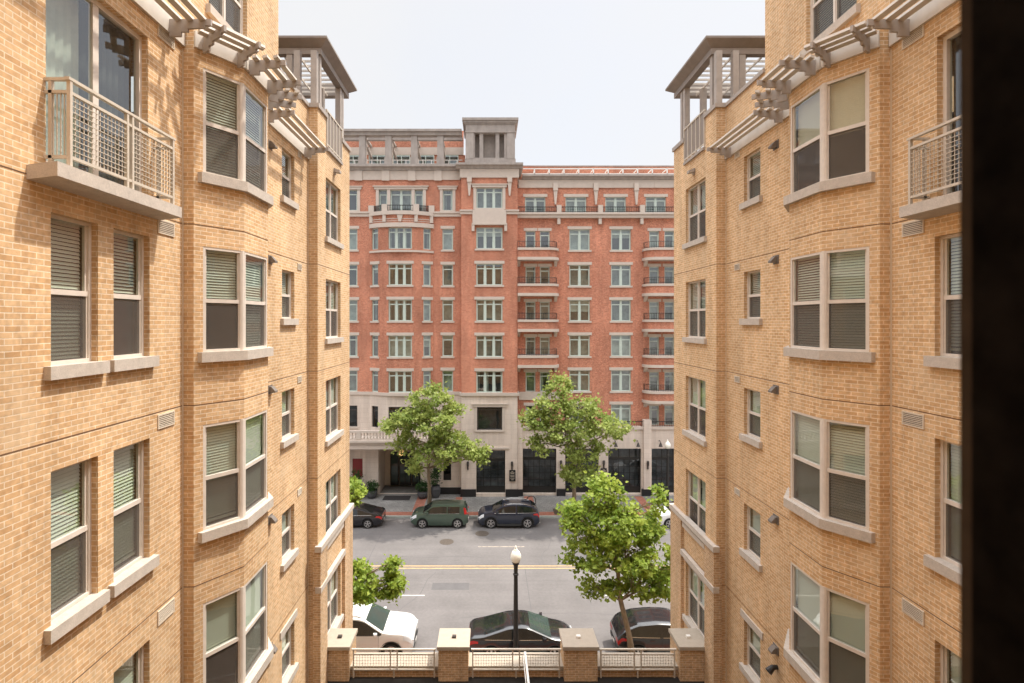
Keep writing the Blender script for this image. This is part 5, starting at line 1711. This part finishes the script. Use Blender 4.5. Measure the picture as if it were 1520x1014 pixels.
    if sunroof:
        topglass('sunroof', (xr1 + xf1) / 2 - 0.2, xf1 - 0.12, 'cglass', 0.18)
    # wheels
    for xw in wheels:
        for sgn in (-1, 1):
            y0 = W / 2 - 0.03
            wv = MB()
            def ring(prof_, seg=28):
                vs, fs = [], []
                for (r, yy_) in prof_:
                    for k in range(seg):
                        a = 2 * math.pi * k / seg
                        vs.append((xw - Ln / 2 + r * math.cos(a), sgn * (y0 + yy_), rw + r * math.sin(a)))
                for i in range(len(prof_) - 1):
                    for k in range(seg):
                        fs.append((i * seg + k, i * seg + (k + 1) % seg, (i + 1) * seg + (k + 1) % seg, (i + 1) * seg + k))
                return vs, fs
            wv.add(*ring([(rw * 0.3, -0.2), (rw * 0.95, -0.2), (rw, -0.17), (rw, -0.04), (rw * 0.95, -0.005), (rw * 0.73, -0.005), (rw * 0.69, -0.05), (0.01, -0.06)]))
            wo = build(wv, 'wheel', 'tyre', t)
            rv = MB(); rv.add(*ring([(rw * 0.72, -0.012), (rw * 0.71, 0.002), (rw * 0.64, 0.002), (rw * 0.62, -0.03)]))
            for k in range(spokes):
                a = 2 * math.pi * k / spokes + 0.3
                for da in ((-0.16, 0.16) if spokes <= 5 else (0.0,)):
                    ca, sa = math.cos(a + da), math.sin(a + da)
                    c0 = (xw - Ln / 2 + 0.12 * rw * math.cos(a), sgn * (y0 - 0.022), rw + 0.12 * rw * math.sin(a))
                    c1 = (xw - Ln / 2 + 0.66 * rw * ca, sgn * (y0 - 0.008), rw + 0.66 * rw * sa)
                    rv.bar(c0, c1, 0.048, 0.03)
            rv.add(*ring([(0.17 * rw, -0.03), (0.17 * rw, 0.004), (0.01, 0.006)]))
            build(rv, 'rim', 'rim', wo)
    # lamps, plates, handles, mirrors, bumper strips
    for sgn in (-1, 1):
        m_ = MB()
        hx = Ln - 0.42
        rows = []
        for k in range(8):
            x = hx + 0.36 * k / 7
            s = section(x)
            y2, y3 = s[2], s[3]
            z0, z1 = s[3][1] - 0.16 - 0.0, s[3][1] - 0.01
            rows.append(((x - Ln / 2, sgn * (max(y2[0], y3[0]) + 0.006), z0), (x - Ln / 2, sgn * (y3[0] + 0.010), z1), (x - Ln / 2, sgn * (s[4][0] + 0.0), s[4][1] + 0.008)))
        for a, c in zip(rows, rows[1:]):
            m_.quad(a[0], c[0], c[1], a[1]); m_.quad(a[1], c[1], c[2], a[2])
        m_.box(Ln / 2 - 0.06, Ln / 2 + 0.012, *sorted((sgn * (hw(Ln) - 0.38), sgn * (hw(Ln) - 0.03))), top(Ln) - 0.12, top(Ln) - 0.0)
        build(m_, 'headlight', 'headlight', t)
        r_ = MB()
        zt0 = (belt + 0.02, belt + 0.55) if tail == 'box' else (belt - 0.22, belt - 0.03)
        if tail == 'box':
            rows = []
            for k in range(9):
                z = belt - 0.02 + (H - 0.12 - belt) * k / 8
                strip = []
                for x in (0.05 + 0.10 * k / 8, 0.15 + 0.08 * k / 8, 0.25 + 0.06 * k / 8):
                    sc_ = section(x)
                    zc_ = min(z, sc_[4][1])
                    y = sc_[3][0] + (sc_[4][0] - sc_[3][0]) * max(0, min(1, (zc_ - sc_[3][1]) / max(0.01, sc_[4][1] - sc_[3][1])))
                    strip.append((x - Ln / 2, sgn * (y + 0.014), zc_))
                rows.append(strip)
            for p, q in zip(rows, rows[1:]):
                r_.quad(p[0], p[1], q[1], q[0]); r_.quad(p[1], p[2], q[2], q[1])
            r_.box(-Ln / 2 - 0.012, -Ln / 2 + 0.05, *sorted((sgn * (hw(0.05) - 0.30), sgn * (hw(0.05) - 0.04))), belt - 0.05, belt + 0.05)
        else:
            rows = []
            for k in range(7):
                x = 0.0 + 0.42 * k / 6
                s = section(x)
                w_ = (1 - k / 6 * 0.55)
                zc_ = s[3][1] - 0.10
                rows.append(((x - Ln / 2, sgn * (s[2][0] + 0.008), zc_ - 0.09 * w_), (x - Ln / 2, sgn * (s[3][0] + 0.016), zc_ + 0.085 * w_)))
            for a, c in zip(rows, rows[1:]):
                r_.quad(a[0], c[0], c[1], a[1])
            s = section(0)
            r_.box(-Ln / 2 - 0.012, -Ln / 2 + 0.05, *sorted((sgn * (s[3][0] - 0.36), sgn * (s[3][0] + 0.0))), s[3][1] - 0.18, s[3][1] - 0.02)
        build(r_, 'tail_light', 'redlight', t)
        mi = MB(); xm = xf0 - 0.42
        sct = section(xm)
        y0 = sct[3][0] + 0.0
        mi.prism([(xm - Ln / 2 - 0.06, sgn * y0, bel(xm) + 0.03), (xm - Ln / 2 + 0.02, sgn * (y0 + 0.2), bel(xm) + 0.04), (xm - Ln / 2 + 0.13, sgn * (y0 + 0.18), bel(xm) + 0.06), (xm - Ln / 2 + 0.12, sgn * y0, bel(xm) + 0.03)], (0, 0, 0.13))
        build(mi, 'mirror', paint, t)
        hd = MB()
        for xh in (mids[0] - 0.28, mids[0] + 0.72 if tail != 'box' else mids[0] + 0.7):
            s = section(xh)
            hd.box(xh - Ln / 2 - 0.26, xh - Ln / 2 - 0.05, *sorted((sgn * (s[3][0] - 0.01), sgn * (s[3][0] + 0.035))), s[3][1] - 0.13, s[3][1] - 0.095)
        build(hd, 'door_handle', 'chrome' if paint in ('paint_white',) else paint, t)
        dl = MB()
        for xd in (mids[0], xf0 - 0.25, xr0 + 0.42):
            prev = None
            if any(abs(xd - xw) < ra for xw in wheels):
                continue
            s = section(xd)
            pts = [(s[1][0], 0.34), s[1], s[2], s[3]]
            for (ya, za), (yb, zb) in zip(pts, pts[1:]):
                dl.bar((xd - Ln / 2, sgn * (ya + 0.001), za), (xd - Ln / 2, sgn * (yb + 0.001), zb), 0.010, 0.008)
        build(dl, 'door_seam', 'plastic', t)
        if clad:
            cl = MB()
            for xw in wheels:
                prev = None
                for k in range(17):
                    a = math.pi * k / 16
                    p0 = (xw - Ln / 2 + ra * math.cos(a), sgn * (hw(xw) + 0.004), rw + ra * math.sin(a))
                    p1 = (xw - Ln / 2 + (ra + 0.06) * math.cos(a), sgn * (hw(xw) + 0.010), rw + (ra + 0.06) * math.sin(a))
                    if prev:
                        cl.quad(prev[0], p0, p1, prev[1])
                    prev = (p0, p1)
            cl.box(wheels[0] + ra - Ln / 2, wheels[1] - ra - Ln / 2, *sorted((sgn * (W / 2 - 0.06), sgn * (W / 2 + 0.006))), 0.21, 0.36)
            build(cl, 'cladding', 'plastic', t)
    if rails:
        for sgn in (-1, 1):
            rl = MB(); pts = []
            for k in range(9):
                x = xr1 + 0.1 + (xf1 - xr1 - 0.2) * k / 8
                s = section(x)
                pts.append((x - Ln / 2, sgn * (s[5][0] - 0.02), s[5][1] + (0.045 if 0 < k < 8 else 0.0)))
            rl.tube(pts, 0.016, 6)
            build(rl, 'roof_rail', 'chrome', t)
    for (x, m) in ((Ln / 2, 'front'), (-Ln / 2, 'rear')):
        bp_ = MB(); q = 1 if m == 'front' else -1
        bp_.box(*sorted((x - q * 0.1, x + q * 0.02)), -hw(Ln) + 0.14, hw(Ln) - 0.14, 0.36, 0.52)
        if m == 'front':
            bp_.box(x - 0.1, x + 0.012, -0.36, 0.36, 0.54, min(0.72, top(Ln) - 0.08))
        build(bp_, 'bumper', 'plastic', t)
        pl_ = MB(); pl_.box(*sorted((x + q * 0.021, x + q * 0.03)), -0.17, 0.17, 0.40, 0.50)
        build(pl_, 'number_plate', 'white', t)
    return t

PI = math.pi
sedan = dict(Ln=4.75, W=1.84, H=1.45, prof=[(0, 0.86), (0.08, 1.00), (0.62, 1.07), (1.75, 1.40), (2.3, 1.45), (2.65, 1.42), (3.68, 1.02), (4.3, 0.90), (4.62, 0.78), (4.75, 0.62)], belt=0.93, cab=(0.62, 1.62, 2.68, 3.72), wheels=(1.0, 3.80), rw=0.33)
car('black sedan at the far kerb, mostly hidden by the left wing, red tail light showing', 'paint_black', (-10.15, 38.85), PI, **sedan)
car('green boxy hatchback parked at the far kerb under the spreading tree', 'paint_green', (-3.58, 38.85), PI, 4.15, 1.80, 1.60,
    [(0, 0.85), (0.03, 1.15), (0.12, 1.52), (0.3, 1.60), (1.8, 1.64), (2.6, 1.58), (3.24, 1.10), (3.8, 1.02), (4.05, 0.90), (4.15, 0.68)], 1.02, (0.05, 0.25, 2.65, 3.32), (0.75, 3.30), 0.34, 'box', belt_rise=0.06)
car('navy crossover parked at the far kerb in front of the dark shopfronts', 'paint_navy', (1.47, 38.85), PI, 4.45, 1.84, 1.64,
    [(0, 0.92), (0.05, 1.12), (0.20, 1.36), (0.50, 1.57), (1.2, 1.67), (2.1, 1.68), (2.65, 1.60), (3.38, 1.17), (4.05, 1.08), (4.32, 0.95), (4.45, 0.72)], 1.06, (0.14, 0.58, 2.66, 3.44), (0.86, 3.52), 0.375, belt_rise=0.06, clad=True, rails=True)
car('white car at the far kerb on the right, half hidden by the right wing', 'paint_white', (14.45, 38.85), PI, 4.5, 1.84, 1.62,
    [(0, 0.88), (0.05, 1.08), (0.28, 1.30), (0.85, 1.53), (1.7, 1.61), (2.3, 1.60), (2.65, 1.54), (3.42, 1.10), (4.1, 0.98), (4.36, 0.86), (4.5, 0.66)], 1.02, (0.20, 0.85, 2.70, 3.46), (0.86, 3.56), 0.35)
car('white SUV at the near kerb on the left, nose out past the left wing', 'paint_white', (-5.80, 24.05), 0, 4.9, 1.98, 1.82,
    [(0, 0.95), (0.05, 1.18), (0.20, 1.58), (0.7, 1.77), (1.8, 1.83), (2.45, 1.81), (2.75, 1.74), (3.58, 1.27), (4.5, 1.19), (4.80, 1.06), (4.9, 0.82)], 1.12, (0.10, 0.50, 2.74, 3.64), (0.95, 3.95), 0.39, ws='cglass_green', clad=True, rails=True)
car('black sedan at the near kerb behind the lamp post, with a dark glass roof', 'paint_black', (1.50, 23.98), 0, ws='cglass_green', sunroof=True, **sedan)
car('black hatchback at the near kerb behind the leaning tree trunk, red tail light showing', 'paint_black', (8.0, 23.98), 0, 4.5, 1.84, 1.60,
    [(0, 0.86), (0.05, 1.02), (0.30, 1.30), (0.95, 1.53), (1.8, 1.60), (2.4, 1.58), (2.75, 1.52), (3.5, 1.08), (4.1, 0.96), (4.36, 0.84), (4.5, 0.66)], 1.00, (0.22, 0.95, 2.80, 3.54), (0.86, 3.54), 0.35, belt_rise=0.05)
